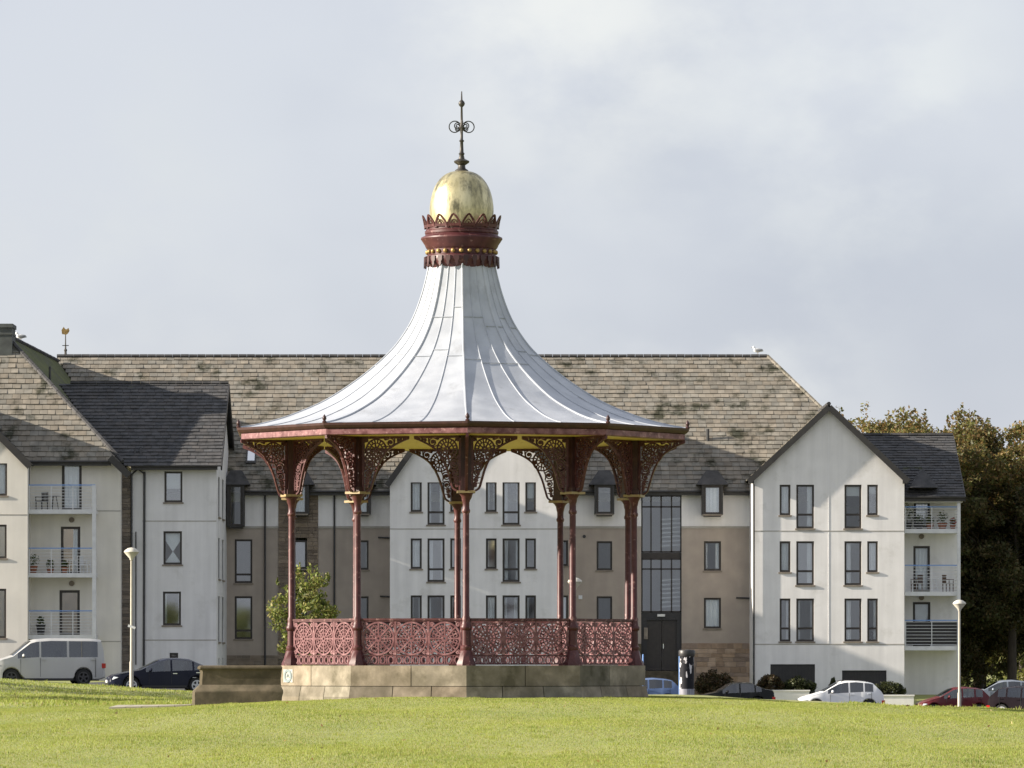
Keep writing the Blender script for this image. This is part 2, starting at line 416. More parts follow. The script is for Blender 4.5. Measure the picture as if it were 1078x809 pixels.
def bracket_mesh():
    mb = MB(); T = .045
    def fr(u, v, d): return (u, d, v)
    mb.ribbon([(.0, -.025), (1.04, -.025)], .05, T * 1.2, fr)
    mb.ribbon([(.03, 0), (.03, -1.19)], .05, T * 1.2, fr)
    mb.ribbon(EDGE, .036, T * 1.3, fr)
    cx, cy = .315, -.275
    mb.ribbon(arc(cx, cy, .215, 0, 2 * math.pi, 30)[:-1], .030, T, fr, True)
    mb.ribbon(arc(cx, cy, .135, 0, 2 * math.pi, 24)[:-1], .022, T, fr, True)
    mb.ribbon(arc(cx, cy, .04, 0, 2 * math.pi, 10)[:-1], .04, T, fr, True)
    for i in range(8):
        a = math.pi / 4 * i + .2
        mb.ribbon([(cx + .05 * math.cos(a), cy + .05 * math.sin(a)), (cx + .13 * math.cos(a), cy + .13 * math.sin(a))], .028, T * .8, fr)
    for i in range(18):
        a = 2 * math.pi * i / 18
        mb.ribbon([(cx + .138 * math.cos(a), cy + .138 * math.sin(a)), (cx + .205 * math.cos(a), cy + .205 * math.sin(a))], .024, T * .7, fr)
    for (x, y, r, a, tn) in ((.63, -.135, .098, 2.4, -1.6), (.81, -.085, .058, 2.4, -1.4), (.93, -.06, .035, 2.4, -1.2),
                             (.165, -.60, .10, .6, 1.6), (.15, -.79, .078, .6, 1.5), (.125, -.935, .055, .6, 1.4), (.11, -1.05, .04, .6, 1.2),
                             (.085, -.09, .045, 0, 1.2), (.52, -.06, .035, 3, -1.2), (.08, -.47, .038, 1, 1.2), (.47, -.30, .04, 2, -1.2)):
        mb.ribbon(spiral(x, y, r, r * .22, a, tn), .026, T * .8, fr)
        mb.ribbon(arc(x, y, r * .2, 0, 2 * math.pi, 8)[:-1], r * .3, T, fr, True)
    for c in ([(.50, -.19), (.58, -.22), (.66, -.215)], [(.28, -.50), (.24, -.60), (.25, -.70)], [(.07, -.50), (.06, -.6), (.07, -.7)],
              [(.72, -.04), (.72, -.12), (.69, -.19)], [(.87, -.04), (.87, -.10)], [(.05, -.70), (.25, -.72)], [(.05, -.86), (.22, -.88)], [(.05, -.99), (.19, -1.0)],
              [(.99, -.03), (.97, -.08)], [(.05, -.04), (.16, -.13)], [(.05, -.52), (.17, -.43)], [(.46, -.43), (.43, -.40)]):
        mb.ribbon(smooth_curve(c, 4), .022, T * .8, fr)
    me = mb.mesh('bracket'); fixn(me); me.materials.append(M['iron']); return me
BR = bracket_mesh()
def column(k):
    a = ang(k)
    mb = MB()
    z0 = .78
    # flared square foot, ringed lower stem, slim shaft
    mb.lathe([(.215, z0), (.215, z0 + .05), (.17, z0 + .14), (.125, z0 + .30), (.105, z0 + .33)], 8, math.pi / 8 )
    mb.lathe([(.105, z0 + .32), (.118, z0 + .36), (.118, z0 + .40), (.09, z0 + .43), (.088, z0 + .74), (.118, z0 + .77), (.122, z0 + .82), (.098, z0 + .86),
              (.085, z0 + .94), (.092, z0 + 1.0), (.072, z0 + 1.05), (.067, 3.98), (.085, 4.0), (.09, 4.04), (.072, 4.08), (.072, 4.20), (.085, 4.24), (.10, 4.32), (.13, 4.37), (.17, 4.404)], 14)
    col = mb.build('column', M['iron'], band, smooth=40)
    col.location = pol(RC, a, 0); col.rotation_euler = (0, 0, a)
    mb = MB(); mb.box(-.19, .19, -.19, .19, 4.405, 4.455); 
    cp = mb.build('capital', M['ochre'], col)
    mb = MB(); mb.box(-.105, .105, -.105, .105, 4.456, CEIL - .002); mb.box(-.13, .13, -.13, .13, 4.457, 4.56)
    mb.build('post', M['iron_dark'], col)
    for rz, u0 in ((STEP / 2, .10), (math.pi - STEP / 2, .10), (-math.pi / 2, .10)):
        o = bpy.data.objects.new('bracket', BR); COL.objects.link(o); o.parent = col
        o.location = (u0 * math.cos(rz), u0 * math.sin(rz), CEIL - .003); o.rotation_euler = (0, 0, rz)
    return col
for k in range(NS): column(k)

# railings: three rosette panels per bay (the stair bay stays open)
def panel_mesh(w, hgt):
    mb = MB(); T = .035
    def fr(u, v, d): return (u, d, v)
    hw = w / 2; z0, z1 = .22, hgt - .05; cy = (z0 + z1) / 2; r = min(hw, (z1 - z0) / 2) - .012
    for u in (-hw + .012, hw - .012): mb.ribbon([(u, .02), (u, hgt)], .03, T, fr)
    mb.ribbon(arc(0, cy, r, 0, 2 * math.pi, 36)[:-1], .034, T * 1.2, fr, True)
    mb.ribbon(arc(0, cy, .05, 0, 2 * math.pi, 10)[:-1], .05, T * 1.3, fr, True)
    for i in range(8):
        a = math.pi / 4 * i
        mb.ribbon([(.05 * math.cos(a), cy + .05 * math.sin(a)), (r * math.cos(a), cy + r * math.sin(a))], .032, T * 1.1, fr)
        b = a + math.pi / 8
        # heart shaped loops between the spokes
        for sg in (-1, 1):
            c0 = b + sg * .16; rr = r * .73
            mb.ribbon(spiral(rr * math.cos(c0), cy + rr * math.sin(c0), .058, .018, b + math.pi / 2 * sg, 1.15 * sg, 14), .022, T * .8, fr)
        mb.ribbon([(r * .30 * math.cos(b), cy + r * .30 * math.sin(b)), (r * .98 * math.cos(b), cy + r * .98 * math.sin(b))], .020, T * .8, fr)
        mb.ribbon(smooth_curve([(r * .42 * math.cos(a + .10), cy + r * .42 * math.sin(a + .10)), (r * .36 * math.cos(b), cy + r * .36 * math.sin(b)), (r * .42 * math.cos(a + .685), cy + r * .42 * math.sin(a + .685))], 4), .02, T * .8, fr)
    for sx in (-1, 1):
        for sz in (-1, 1):
            mb.ribbon(spiral(sx * (hw - .075), cy + sz * ((z1 - z0) / 2 - .06), .055, .015, 0, 1.3, 12), .022, T * .8, fr)
            mb.ribbon([(sx * hw, cy + sz * (z1 - z0) / 2), (sx * r * .72, cy + sz * r * .72)], .022, T * .8, fr)
        mb.ribbon(arc(sx * hw, cy, .06, math.pi / 2 * (1 if sx > 0 else -1), math.pi / 2 * (3 if sx > 0 else 1), 8), .022, T * .8, fr)
    n = 4
    for i in range(n):
        u = -hw + (i + .5) * w / n
        mb.ribbon([(u + .055 * math.cos(q * math.pi / 8), .115 + .075 * math.sin(q * math.pi / 8)) for q in range(16)], .026, T, fr, True)
        mb.ribbon([(u + w / n / 2, .03), (u + w / n / 2, .20)], .02, T * .8, fr)
    me = mb.mesh('rosette_panel'); fixn(me); me.materials.append(M['iron_pale']); return me
chord = 2 * RC * math.sin(STEP / 2); clear = chord - .2
PN = panel_mesh(clear / 3, .97)
for k in range(NS):
    if k == 7: continue          # the bay above the stair
    a = ang(k) + STEP / 2; apx = RC * math.cos(STEP / 2)
    mb = MB(); hw = chord / 2 - .09
    mb.box(-hw, hw, -.035, .035, .955, .995); mb.box(-hw, hw, -.022, .022, .93, .954)
    mb.box(-hw, hw, -.02, .02, .20, .225); mb.box(-hw, hw, -.02, .02, .02, .045)
    ra = mb.build('railing', M['iron'], band); ra.location = pol(apx, a, .782); ra.rotation_euler = (0, 0, a)
    for i in (-1, 0, 1):
        o = bpy.data.objects.new('rosette_panel', PN); COL.objects.link(o); o.parent = ra; o.location = (i * clear / 3, 0, 0)
# ceiling boards and eaves
mb = MB()
RE = 4.80
for k in range(NS):
    a0, a1 = ang(k), ang(k + 1); nb = 14
    for j in range(nb):
        r0, r1 = RE * j / nb + .004, RE * (j + 1) / nb - .006
        q = [pol(r0, a0, CEIL), pol(r0, a1, CEIL), pol(r1, a1, CEIL), pol(r1, a0, CEIL)]
        mb.add(q + [Vector((p.x, p.y, CEIL + .03)) for p in q], [(0, 1, 2, 3), (7, 6, 5, 4), (0, 4, 5, 1), (1, 5, 6, 2), (2, 6, 7, 3), (3, 7, 4, 0)])
mb.build('ceiling', M['boards'], band)
mb = MB()
mb.lathe([(4.80, 5.615), (4.97, 5.612), (5.0, 5.63), (5.0, 5.74), (4.985, 5.745)], NS, DEL, cap=False)
mb.build('fascia', M['iron_pale'], band)
mb = MB()
mb.lathe([(4.985, 5.746), (5.03, 5.755), (5.055, 5.775), (5.09, 5.82), (5.10, 5.868), (5.075, 5.872), (5.06, 5.85), (4.9, 5.83)], NS, DEL, cap=False)
gut = mb.build('gutter', M['iron_dark'], band)
kn = None
for k in range(NS):
    mb = MB(); mb.lathe([(.04, 0), (.05, .03), (.025, .06), (.045, .09), (.04, .13), (.0, .19)], 8)
    if kn is None: kn = mb.mesh('knob', smooth=40); kn.materials.append(M['iron_dark'])
    o = bpy.data.objects.new('knob', kn); COL.objects.link(o); o.parent = gut; o.location = pol(5.06, ang(k), 5.86); o.rotation_euler = (0, 0, 0)
# canopy
PR = [(.745, 9.50), (.75, 9.42), (.90, 8.84), (1.12, 8.28), (1.42, 7.81), (1.72, 7.48), (2.18, 7.09), (2.70, 6.725), (3.25, 6.41), (4.0, 6.11), (4.6, 5.945), (5.05, 5.865)]
PRS = smooth_curve(PR, 5)
mb = MB(); rows = []
for (r, z) in PRS:
    row = []
    for k in range(NS):
        for j in range(6):
            t = j / 6
            p = pol(r, ang(k), z).lerp(pol(r, ang(k + 1), z), t)
            # slight sag of the sheet between the rolls
            s3 = abs(math.sin(t * 3 * math.pi)); p *= 1; p.x *= 1 - .0045 * s3; p.y *= 1 - .0045 * s3
            row.append(p)
    rows.append(row)
m = NS * 6
mb.add([p for row in rows for p in row], [(i * m + (k + 1) % m, i * m + k, (i + 1) * m + k, (i + 1) * m + (k + 1) % m) for i in range(len(rows) - 1) for k in range(m)])
roof = mb.build('canopy_roof', M['lead'], band, smooth=22)
mb = MB(); rr2 = random.Random(5)
for k in range(NS):
    for j in range(3):
        pts = []
        for (r, z) in PRS[3:]:
            p = pol(r, ang(k), z).lerp(pol(r, ang(k + 1), z), j / 3); p.z += .004; pts.append(p)
        mb.tube(pts, .022 if j == 0 else .012, 6)
        # lap joint across each strip
        i0 = rr2.choice((24, 25, 26, 26, 27, 28)); 
        for ii in (i0, rr2.choice((13, 15, 17))):
            r, z = PRS[ii]; pp = [pol(r + .008, ang(k), z + .008).lerp(pol(r + .008, ang(k + 1), z + .008), (j + q) / 3) for q in (.02, .98)]
            mb.obox(pp[0], pp[1], .014, .010)
mb.build('roof_seams', M['lead'], roof, smooth=50)
# drum under the dome
mb = MB()
mb.lathe([(.70, 9.36), (.74, 9.42), (.79, 9.52), (.80, 9.60), (.78, 9.66), (.735, 9.68), (.735, 9.80), (.76, 9.82), (.78, 9.85), (.80, 9.90), (.86, 9.99), (.888, 10.035), (.88, 10.065), (.81, 10.095),
          (.785, 10.13), (.80, 10.15), (.80, 10.20), (.775, 10.22), (.775, 10.28), (.66, 10.285)], 40, cap=False)
drum = mb.build('drum', M['iron'], band, smooth=35)
mb = MB()
for i in range(26):
    a = 2 * math.pi * i / 26; mb.sphere(pol(.745, a, 9.745), .05, 8, 5)
mb.build('boss_band', M['gilt'], drum, smooth=60)
mb = MB()
for i in range(26):
    a = 2 * math.pi * (i + .5) / 26
    def fr(u, v, d): 
        p = pol(.80 + d + .03 * max(0, -v), a, 9.61 + v); t = Vector((math.cos(a), math.sin(a), 0)); return p + t * u
    lf = [(-.055, .03), (-.055, -.06), (-.03, -.10), (-.035, -.14), (0, -.21), (.035, -.14), (.03, -.10), (.055, -.06), (.055, .03)]
    mb.add([fr(u, v, -.012) for u, v in lf] + [fr(u, v, .018) for u, v in lf], [tuple(range(8, -1, -1)), tuple(range(9, 18))] + [(j, (j + 1) % 9, (j + 1) % 9 + 9, j + 9) for j in range(9)])
mb.build('fringe', M['iron_dark'], drum)
mb = MB(); nl = 16
for i in range(nl):
    a = 2 * math.pi * (i + .5) / nl
    def fr(u, v, d):
        p = pol(.785 + d + .55 * max(0, v) ** 1.5, a, 10.27 + v); t = Vector((math.cos(a), math.sin(a), 0)); return p + t * u
    ot = smooth_curve([(-.135, -.02), (-.125, .07), (-.085, .15), (0, .25), (.085, .15), (.125, .07), (.135, -.02)], 3)
    inn = smooth_curve([(-.075, .02), (-.07, .07), (0, .14), (.07, .07), (.075, .02)], 3)
    mb.ribbon(ot, .042, .03, fr); mb.ribbon(inn, .02, .025, fr); mb.ribbon([(0, 0), (0, .09)], .025, .03, fr)
    mb.ribbon([(-.15, .03), (.15, .03)], .06, .03, fr)
mb.build('crown', M['iron'], drum)
mb = MB()
dm = [(.66, 10.24), (.68, 10.42), (.695, 10.64)]
for i in range(1, 13):
    t = math.pi / 2 * i / 12; dm.append((.695 * math.cos(t) ** .76 if i < 12 else 0.0, 10.64 + .88 * math.sin(t)))
mb.lathe(dm, 40); dome = mb.build('dome', M['gold'], band, smooth=50)
mb = MB()
mb.lathe([(.16, 11.48), (.15, 11.53), (.09, 11.57), (.08, 11.64), (.17, 11.70), (.175, 11.73), (.07, 11.78), (.05, 11.86), (.07, 11.89), (.045, 11.92), (.035, 12.14), (.06, 12.17), (.032, 12.20),
          (.03, 12.40), (.06, 12.46), (.03, 12.52), (.022, 12.90), (.06, 12.94), (.075, 12.98), (.06, 13.02), (.02, 13.06), (.012, 13.24), (0, 13.25)], 10)
fin = mb.build('finial', M['finial'], band, smooth=50)
mb = MB()
for q in (0.1, math.pi / 2 + .1):
    def fr(u, v, d): return (u * math.cos(q) - d * math.sin(q), u * math.sin(q) + d * math.cos(q), 12.47 + v)
    for sg in (-1, 1):
        mb.ribbon([(sg * u, v) for u, v in spiral(.15, .0, .13, .11, math.pi * .75, -1.0, 24)], .022, .022, fr)
        mb.ribbon([(sg * u, v) for u, v in spiral(.09, .02, .085, .02, math.pi, -1.7, 24)], .022, .022, fr)
        mb.ribbon([(sg * u, v) for u, v in spiral(.09, -.04, .06, .02, math.pi, 1.5, 18)], .02, .02, fr)
mb.build('scrolls', M['finial'], fin)
# ------------------------------------------------------------------ buildings
def wall_px(mb, d, x0, x1, yt, yb, holes=(), reveal=.16, apex=None):
    """front wall in the plane at depth d, given by its edges as seen along the view axis at that depth; holes get reveals."""
    hs = [(max(a, x0), min(b, x1), max(c, yt), min(e, yb)) for a, b, c, e in holes if b > x0 and a < x1 and e > yt and c < yb]
    xs = sorted(set([x0, x1] + [v for q in hs for v in q[:2]])); ys = sorted(set([yt, yb] + [v for q in hs for v in q[2:]]))
    for xa, xb in zip(xs, xs[1:]):
        for ya, yc in zip(ys, ys[1:]):
            mx, my = (xa + xb) / 2, (ya + yc) / 2
            if any(a < mx < b and c < my < e for a, b, c, e in hs): continue
            mb.add([P(xa, yc, d), P(xb, yc, d), P(xb, ya, d), P(xa, ya, d)], [(0, 1, 2, 3)])
    for a, b, c, e in hs:
        q = [P(a, e, d), P(b, e, d), P(b, c, d), P(a, c, d)]; off = Vector((0, reveal, 0))
        for i in range(4):
            j = (i + 1) % 4; mb.add([q[i], q[j], q[j] + off, q[i] + off], [(0, 1, 2, 3)])
    if apex: mb.add([P(x0, yt, d), P(x1, yt, d), P(apex[0], apex[1], d)], [(0, 1, 2)])
def pbox(mb, d0, d1, x0, x1, y0, y1, d=None):
    d = d or d0; mb.box(X(x0, d), X(x1, d), d0, d1, Z(y1, d), Z(y0, d))

wr = random.Random(11)
def window(par, r, d, trans=None, style=None, sill=True, name='window', mull=None, rev=.10, fw=.10):
    """r = (x0, x1, ytop, ybottom) of the opening in the wall plane d."""
    x0, x1, z1, z0 = X(r[0], d), X(r[1], d), Z(r[2], d), Z(r[3], d)
    y = d + rev; mb = MB(); e = .004
    x0 += e; x1 -= e; z0 += e; z1 -= e
    mb.box(x0, x0 + fw, y, y + .07, z0, z1); mb.box(x1 - fw, x1, y, y + .07, z0, z1)
    mb.box(x0 + fw, x1 - fw, y, y + .07, z0, z0 + fw); mb.box(x0 + fw, x1 - fw, y, y + .07, z1 - fw, z1)
    if trans:
        zt = Z(trans, d); mb.box(x0 + fw, x1 - fw, y + .002, y + .068, zt - fw * .55, zt + fw * .55)
    for m in (mull or []):
        xm = X(m, d); mb.box(xm - .03, xm + .03, y + .004, y + .066, z0 + fw, z1 - fw)
    f = mb.build(name, M['frame_brown'], par, world=True)
    mb = MB(); mb.box(x0 + fw * .5, x1 - fw * .5, y + .03, y + .042, z0 + fw * .5, z1 - fw * .5)
    mb.build('pane', M[wr.choice(['pane', 'pane', 'pane_mid', 'pane_bright'])], f, world=True)
    if sill:
        mb = MB(); mb.box(x0 - .07, x1 + .07, d - .05, d + rev - .004, z0 - .085, z0 - .006); mb.build('sill', M['sill'], f, world=True)
    style = style or wr.choice(['drapes', 'drapes', 'blind', 'net', 'none', 'drapes'])
    yc = y + .16; mb = MB()
    def sheet(a, b, za, zb, amp=.03, n=10):
        vs = []; 
        for i in range(n + 1):
            t = i / n; xx = a + (b - a) * t; yy = yc + amp * math.sin(i * 2.1)
            vs += [(xx, yy, za), (xx, yy, zb)]
        mb.add(vs, [(2 * i, 2 * i + 2, 2 * i + 3, 2 * i + 1) for i in range(n)])
    W = x1 - x0; H = z1 - z0
    if style == 'drapes':
        k = wr.uniform(.2, .34); sheet(x0, x0 + W * k, z0, z1); sheet(x1 - W * wr.uniform(.15, .32), x1, z0, z1)
    elif style == 'right': sheet(x1 - W * .38, x1, z0, z1)
    elif style == 'left': sheet(x0, x0 + W * .38, z0, z1)
    elif style == 'blind': sheet(x0, x1, z1 - H * wr.uniform(.25, .6), z1, 0, 1)
    elif style == 'net': sheet(x0, x1, z0, z1, .025, 14)
    elif style == 'swag':
        c = (x0 + x1) / 2; mb.add([(x0, yc, z1), (x1, yc, z1), (x1, yc, z1 - H * .2), (c, yc, z1 - H * .62), (x0, yc, z1 - H * .2)], [(0, 1, 2, 3, 4)])
        mb.add([(x0, yc + .02, z0), (c, yc + .02, z0 + H * .4), (x1, yc + .02, z0)], [(0, 1, 2)])
    if mb.v: mb.build('curtain', M['blind'] if style == 'blind' else M['curtain'], f, world=True, fix=False)
    return f

def slates(par, quad, mt, cw=.42, ch=.36, seed=0, clip=None, tint=1.0, name='roof', var=.085, under=True, thick=.055):
    """quad: eave-left, eave-right, ridge-right, ridge-left in world metres. One mesh: the plane and every tile on it."""
    a, b, c, d = [Vector(p) for p in quad]; rn = random.Random(seed); mb = MB()
    u = (b - a).normalized(); n = u.cross(d - a).normalized(); v = n.cross(u)
    if n.z < 0: n = -n
    def uv(p): q = p - a; return q.dot(u), q.dot(v)
    pl = [uv(p) for p in (a, b, c, d)]
    if clip: pl = [uv(Vector(p)) for p in clip]
    def span(y):
        xsn = []; k = len(pl); y = min(max(y, .001), max(p[1] for p in pl) - .001)
        for i in range(k):
            (xa_, ya_), (xb_, yb_) = pl[i], pl[(i + 1) % k]
            if (ya_ > y) != (yb_ > y): xsn.append(xa_ + (xb_ - xa_) * (y - ya_) / (yb_ - ya_))
        return (min(xsn), max(xsn)) if len(xsn) > 1 else (0, 0)
    mb.col((.3, .3, .3)); mb.add([a + u * p + v * q - n * .03 for p, q in pl], [tuple(range(len(pl)))])
    vmax = max(p[1] for p in pl); umin = min(p[0] for p in pl); umax = max(p[0] for p in pl)
    rows = int(math.ceil(vmax / ch))
    for i in range(rows):
        y = i * ch; x = umin - (cw / 2 if i % 2 else 0) - rn.uniform(0, .05)
        rt = rn.uniform(.94, 1.06)
        while x < umax:
            w = cw * rn.uniform(.93, 1.07); cx, cy = x + w / 2, y + ch * .5
            lo_, hi_ = span(cy)
            if x + w > lo_ and x < hi_:
                x0, x1 = x + .006, x + w - .006; y0 = y - rn.uniform(0, .02); y1 = y + ch + .05
                lo_, hi_ = span(cy)
                x0, x1 = max(x0, lo_ + .0), min(x1, hi_)
                if x1 - x0 < .03: x += w; continue
                y1 = min(y1, vmax + .01)
                t = rt * (1 + rn.gauss(0, var)) * tint; t = max(.4, min(1.7, t)); g = rn.uniform(-.04, .04)
                mb.col((t + g, t, t - g))
                k = thick * rn.uniform(.8, 1.35); tl = rn.uniform(-.006, .006)
                q = [a + u * x0 + v * y0 + n * (k + tl), a + u * x1 + v * y0 + n * (k - tl), a + u * x1 + v * y1 + n * .008, a + u * x0 + v * y1 + n * .008,
                     a + u * x0 + v * y0 - n * .005, a + u * x1 + v * y0 - n * .005, a + u * x1 + v * y1 - n * .02, a + u * x0 + v * y1 - n * .02]
                mb.add(q, [(0, 1, 2, 3), (4, 5, 1, 0), (1, 5, 6, 2), (3, 7, 4, 0)] if False else [(0, 1, 2, 3), (0, 4, 5, 1), (1, 5, 6, 2), (0, 3, 7, 4)])
            x += w
    return mb.build(name, M[mt], par, world=True)
def ridge(par, a, b, r=.11, mt='slate_dark', name='ridge_tiles', lift=.05):
    a = Vector(a) + Vector((0, 0, lift)); b = Vector(b) + Vector((0, 0, lift)); n = max(1, int((b - a).length / .45)); mb = MB(); rn = random.Random(int(a.x * 10))
    for i in range(n):
        p = a.lerp(b, i / n); q = a.lerp(b, (i + 1) / n - .02 / max(.5, (b - a).length)); t = rn.uniform(.75, 1.15); mb.col((t, t, t)); mb.tube([p, q], r * rn.uniform(.94, 1.06), 6)
    return mb.build(name, M[mt], par, world=True)
def board(par, a, b, w=.06, hh=.3, name='bargeboard', mt='fascia_dark'):
    mb = MB(); mb.obox(a, b, w, hh); return mb.build(name, M[mt], par, world=True)
def pipe(par, pts, r=.05, name='drainpipe'):
    mb = MB(); mb.tube(pts, r, 8); return mb.build(name, M['pipe'], par, world=True)
def gutter(par, x0, x1, y, d, dd=.12, hh=.22, name='gutter'):
    mb = MB(); z = Z(y, d); mb.box(X(x0, d), X(x1, d), d - dd, d + .0, z - hh, z)
    mb.tube([(X(x0, d), d - dd - .05, z - .02), (X(x1, d), d - dd - .05, z - .02)], .065, 8)
    return mb.build(name, M['fascia_dark'], par, world=True)
def balcony(par, x0, x1, ys, yr, d0, d1, dfill=None, nb=8, posts=3, slabh=.22):
    """slab top at pixel row ys and hand rail at row yr, front edge at depth d0, wall at d1"""
    xa, xb = X(x0, d0), X(x1, d0); zs, zr = Z(ys, d0), Z(yr, d0)
    mb = MB(); mb.box(xa, xb, d0, d1 - .004, zs - slabh, zs); b = mb.build('balcony', M['white_metal'], par, world=True)
    mb = MB()
    for i in range(nb):
        z = zs + .08 + (zr - zs - .16) * i / (nb - 1)
        mb.tube([(xa + .02, d0 + .06, z), (xb - .02, d0 + .06, z)], .014, 5)
        mb.tube([(xb - .05, d0 + .06, z), (xb - .05, d1 - .02, z)], .014, 5)
    for i in range(posts + 1):
        x = xa + .05 + (xb - xa - .1) * i / posts; mb.box(x - .022, x + .022, d0 + .03, d0 + .075, zs + .002, zr - .02)
    mb.build('railing', M['white_metal'], b, world=True)
    mb = MB(); mb.box(xa + .01, xb - .01, d0 + .02, d0 + .09, zr - .018, zr + .035); mb.build('handrail', M['blue_metal'], b, world=True)
    if dfill:
        mb = MB(); mb.box(xa + .06, xb - .06, d0 + .12, d0 + .13, zs + .05, zr - .06); mb.build('screen', M[dfill], b, world=True)
    return b
def vertical_side(mb, x, d0, d1, z0, z1): mb.add([(x, d0, z0), (x, d1, z0), (x, d1, z1), (x, d0, z1)], [(0, 1, 2, 3)])
def bulkhead(par, px, py, d):
    mb = MB(); c = P(px, py, d); mb.tube([c + Vector((0, -.09, 0)), c + Vector((0, 0, 0))], .14, 12); mb.build('wall_light', M['sill'], par, world=True)
def stones(par, d, x0, x1, yt, yb, holes=(), seed=1, palette=((.40, .29, .20), (.33, .24, .17), (.45, .34, .25), (.30, .23, .18)), course=.22, name='stone_facing', proud=.05):
    rn = random.Random(seed); mb = MB(); X0, X1, Z0, Z1 = X(x0, d), X(x1, d), Z(yb, d), Z(yt, d)
    H = [(X(a, d), X(b, d), Z(e, d), Z(c, d)) for a, b, c, e in holes]
    mb.col((.2, .17, .14)); 
    z = Z0
    while z < Z1 - .03:
        hh = min(course * rn.uniform(.6, 1.35), Z1 - z); x = X0
        while x < X1 - .02:
            w = min(rn.uniform(.25, .85), X1 - x)
            segs = [(x, x + w)]
            for a, b, c, e in H:
                if z < e and z + hh > c:
                    ns = []
                    for s0, s1 in segs:
                        if s1 <= a or s0 >= b: ns.append((s0, s1))
                        else:
                            if s0 < a: ns.append((s0, a))
                            if s1 > b: ns.append((b, s1))
                    segs = ns
            for s0, s1 in segs:
                if s1 - s0 < .02: continue
                c = rn.choice(palette); t = rn.uniform(.85, 1.15); mb.col(tuple(q * t for q in c)); p = proud * rn.uniform(.8, 1.2)
                mb.box(s0 + .006, s1 - .006, d - p, d + .12, z + .006, z + hh - .006)
            x += w
        z += hh
    return mb.build(name, M['stone'], par, world=True)

# ---- 1. long block with the steep centre gable
D1 = 294.0
main = thing('apartment_building', 'long tan apartment block with a steep white centre gable and glazed stair, behind the bandstand', 'building', (X(500, D1), D1, -.8))
zE, zR = Z(519, 293.6), Z(376, 302.0)
XL, XRr, XRe = X(60, 302), X(808, 302), X(957, 293.6)
eL = Vector((X(150, 293.6), 293.5, zE)); eR = Vector((XRe, 293.5, zE)); rR = Vector((XRr, 302, zR)); rL = Vector((XL, 302, zR))
slates(main, (eL, eR, rR, rL), 'slate_warm', seed=1)
mb = MB(); mb.add([eR, (XRe, 310.5, zE), rR], [(0, 1, 2)]); mb.add([(XRe, 310.5, zE), (X(0, 293), 310.5, zE), rL, rR], [(0, 1, 2, 3)])
bk = (X(56, 302), 302, Z(384, 302)); mb.add([rL, (X(0, 293), 310.5, zE), (X(20, 293), 302, zE), eL], [(0, 1, 2, 3)])
mb.build('rear_roof', M['underlay'], main, world=True)
ridge(main, rL, rR); ridge(main, rR, eR, .10, 'slate_warm', 'hip_tiles')
for a_, b_ in ((257.5, 306.5), (325.5, 373.5), (390.5, 411), (588, 625.5), (647, 738.5), (762, 793)): gutter(main, a_, b_, 517.5, 293.6)
W1 = {'a': [(309, 323, 569, 599), (309, 323, 627, 658)], 'b': [(376, 388, 569, 600), (376, 388, 628, 658)],
      'c': [(584, 598, 569, 596), (584, 598, 627, 658), (628, 644.5, 570, 600.5), (628, 644.5, 628, 658)], 'd': [(741, 759, 570, 601), (741, 759, 629.5, 661.7)]}
DK = [(247, 265.6, 568, 614), (247, 265.6, 628, 673)]
DW = [(309, 323, 511, 541), (376, 388, 511, 541), (628, 644.5, 511.5, 541), (741, 759, 511.6, 541.5), (241, 255, 511, 554)]
allh = sum(W1.values(), []) + DK
STAIR = (675, 717.5, 521.5, 706)
up = MB()
for (a, b) in ((60, 293), (335, 412), (586, 675), (717.5, 795)):
    lo = MB(); wall_px(up, D1, a, b, 515, 555, [(q[0] - 1, q[1] + 1, 505, q[3]) for q in DW])
    wall_px(lo, D1, a, b, 555.8, 740, allh); lo.build('lower_wall', M['render_tan'], main, world=True)
    up.build('upper_wall', M['render_white'], main, world=True); up = MB()
# end walls and back
z0 = -1.5; mb = MB()
mb.add([(X(60, D1), D1 + 16, z0), (X(955, D1), D1 + 16, z0), (X(955, D1), D1 + 16, zE), (X(60, D1), D1 + 16, zE)], [(3, 2, 1, 0)])
vertical_side(mb, X(60, D1), D1, D1 + 16, z0, zE); vertical_side(mb, X(955, D1), D1, D1 + 16, z0, zE)
mb.build('rear_wall', M['render_white'], main, world=True)
mb = MB()
for (a, b) in ((236, 293), (335, 411), (588, 675), (717.5, 793)): pbox(mb, D1 - .05, D1 + .05, a, b, 554.2, 556.6, D1)
mb.build('string_course', M['render_band'], main, world=True)
stones(main, D1, 293, 335, 519, 740, [DW[0]] + W1['a'], 4, ((.24, .195, .15), (.20, .16, .125), (.28, .225, .17)), .2)
stones(main, D1, 717.5, 793, 677, 736, (), 5, course=.26)
stones(main, D1, 236, 293, 690, 730, (), 6, ((.27, .22, .17), (.23, .19, .15)))
for q in W1['a'] + W1['b'] + W1['c'] + W1['d']: window(main, q, D1)
for q in DK: window(main, q, D1, style='none', trans=q[3] - 9)
sty = ['net', 'net', 'none', 'net', 'none']
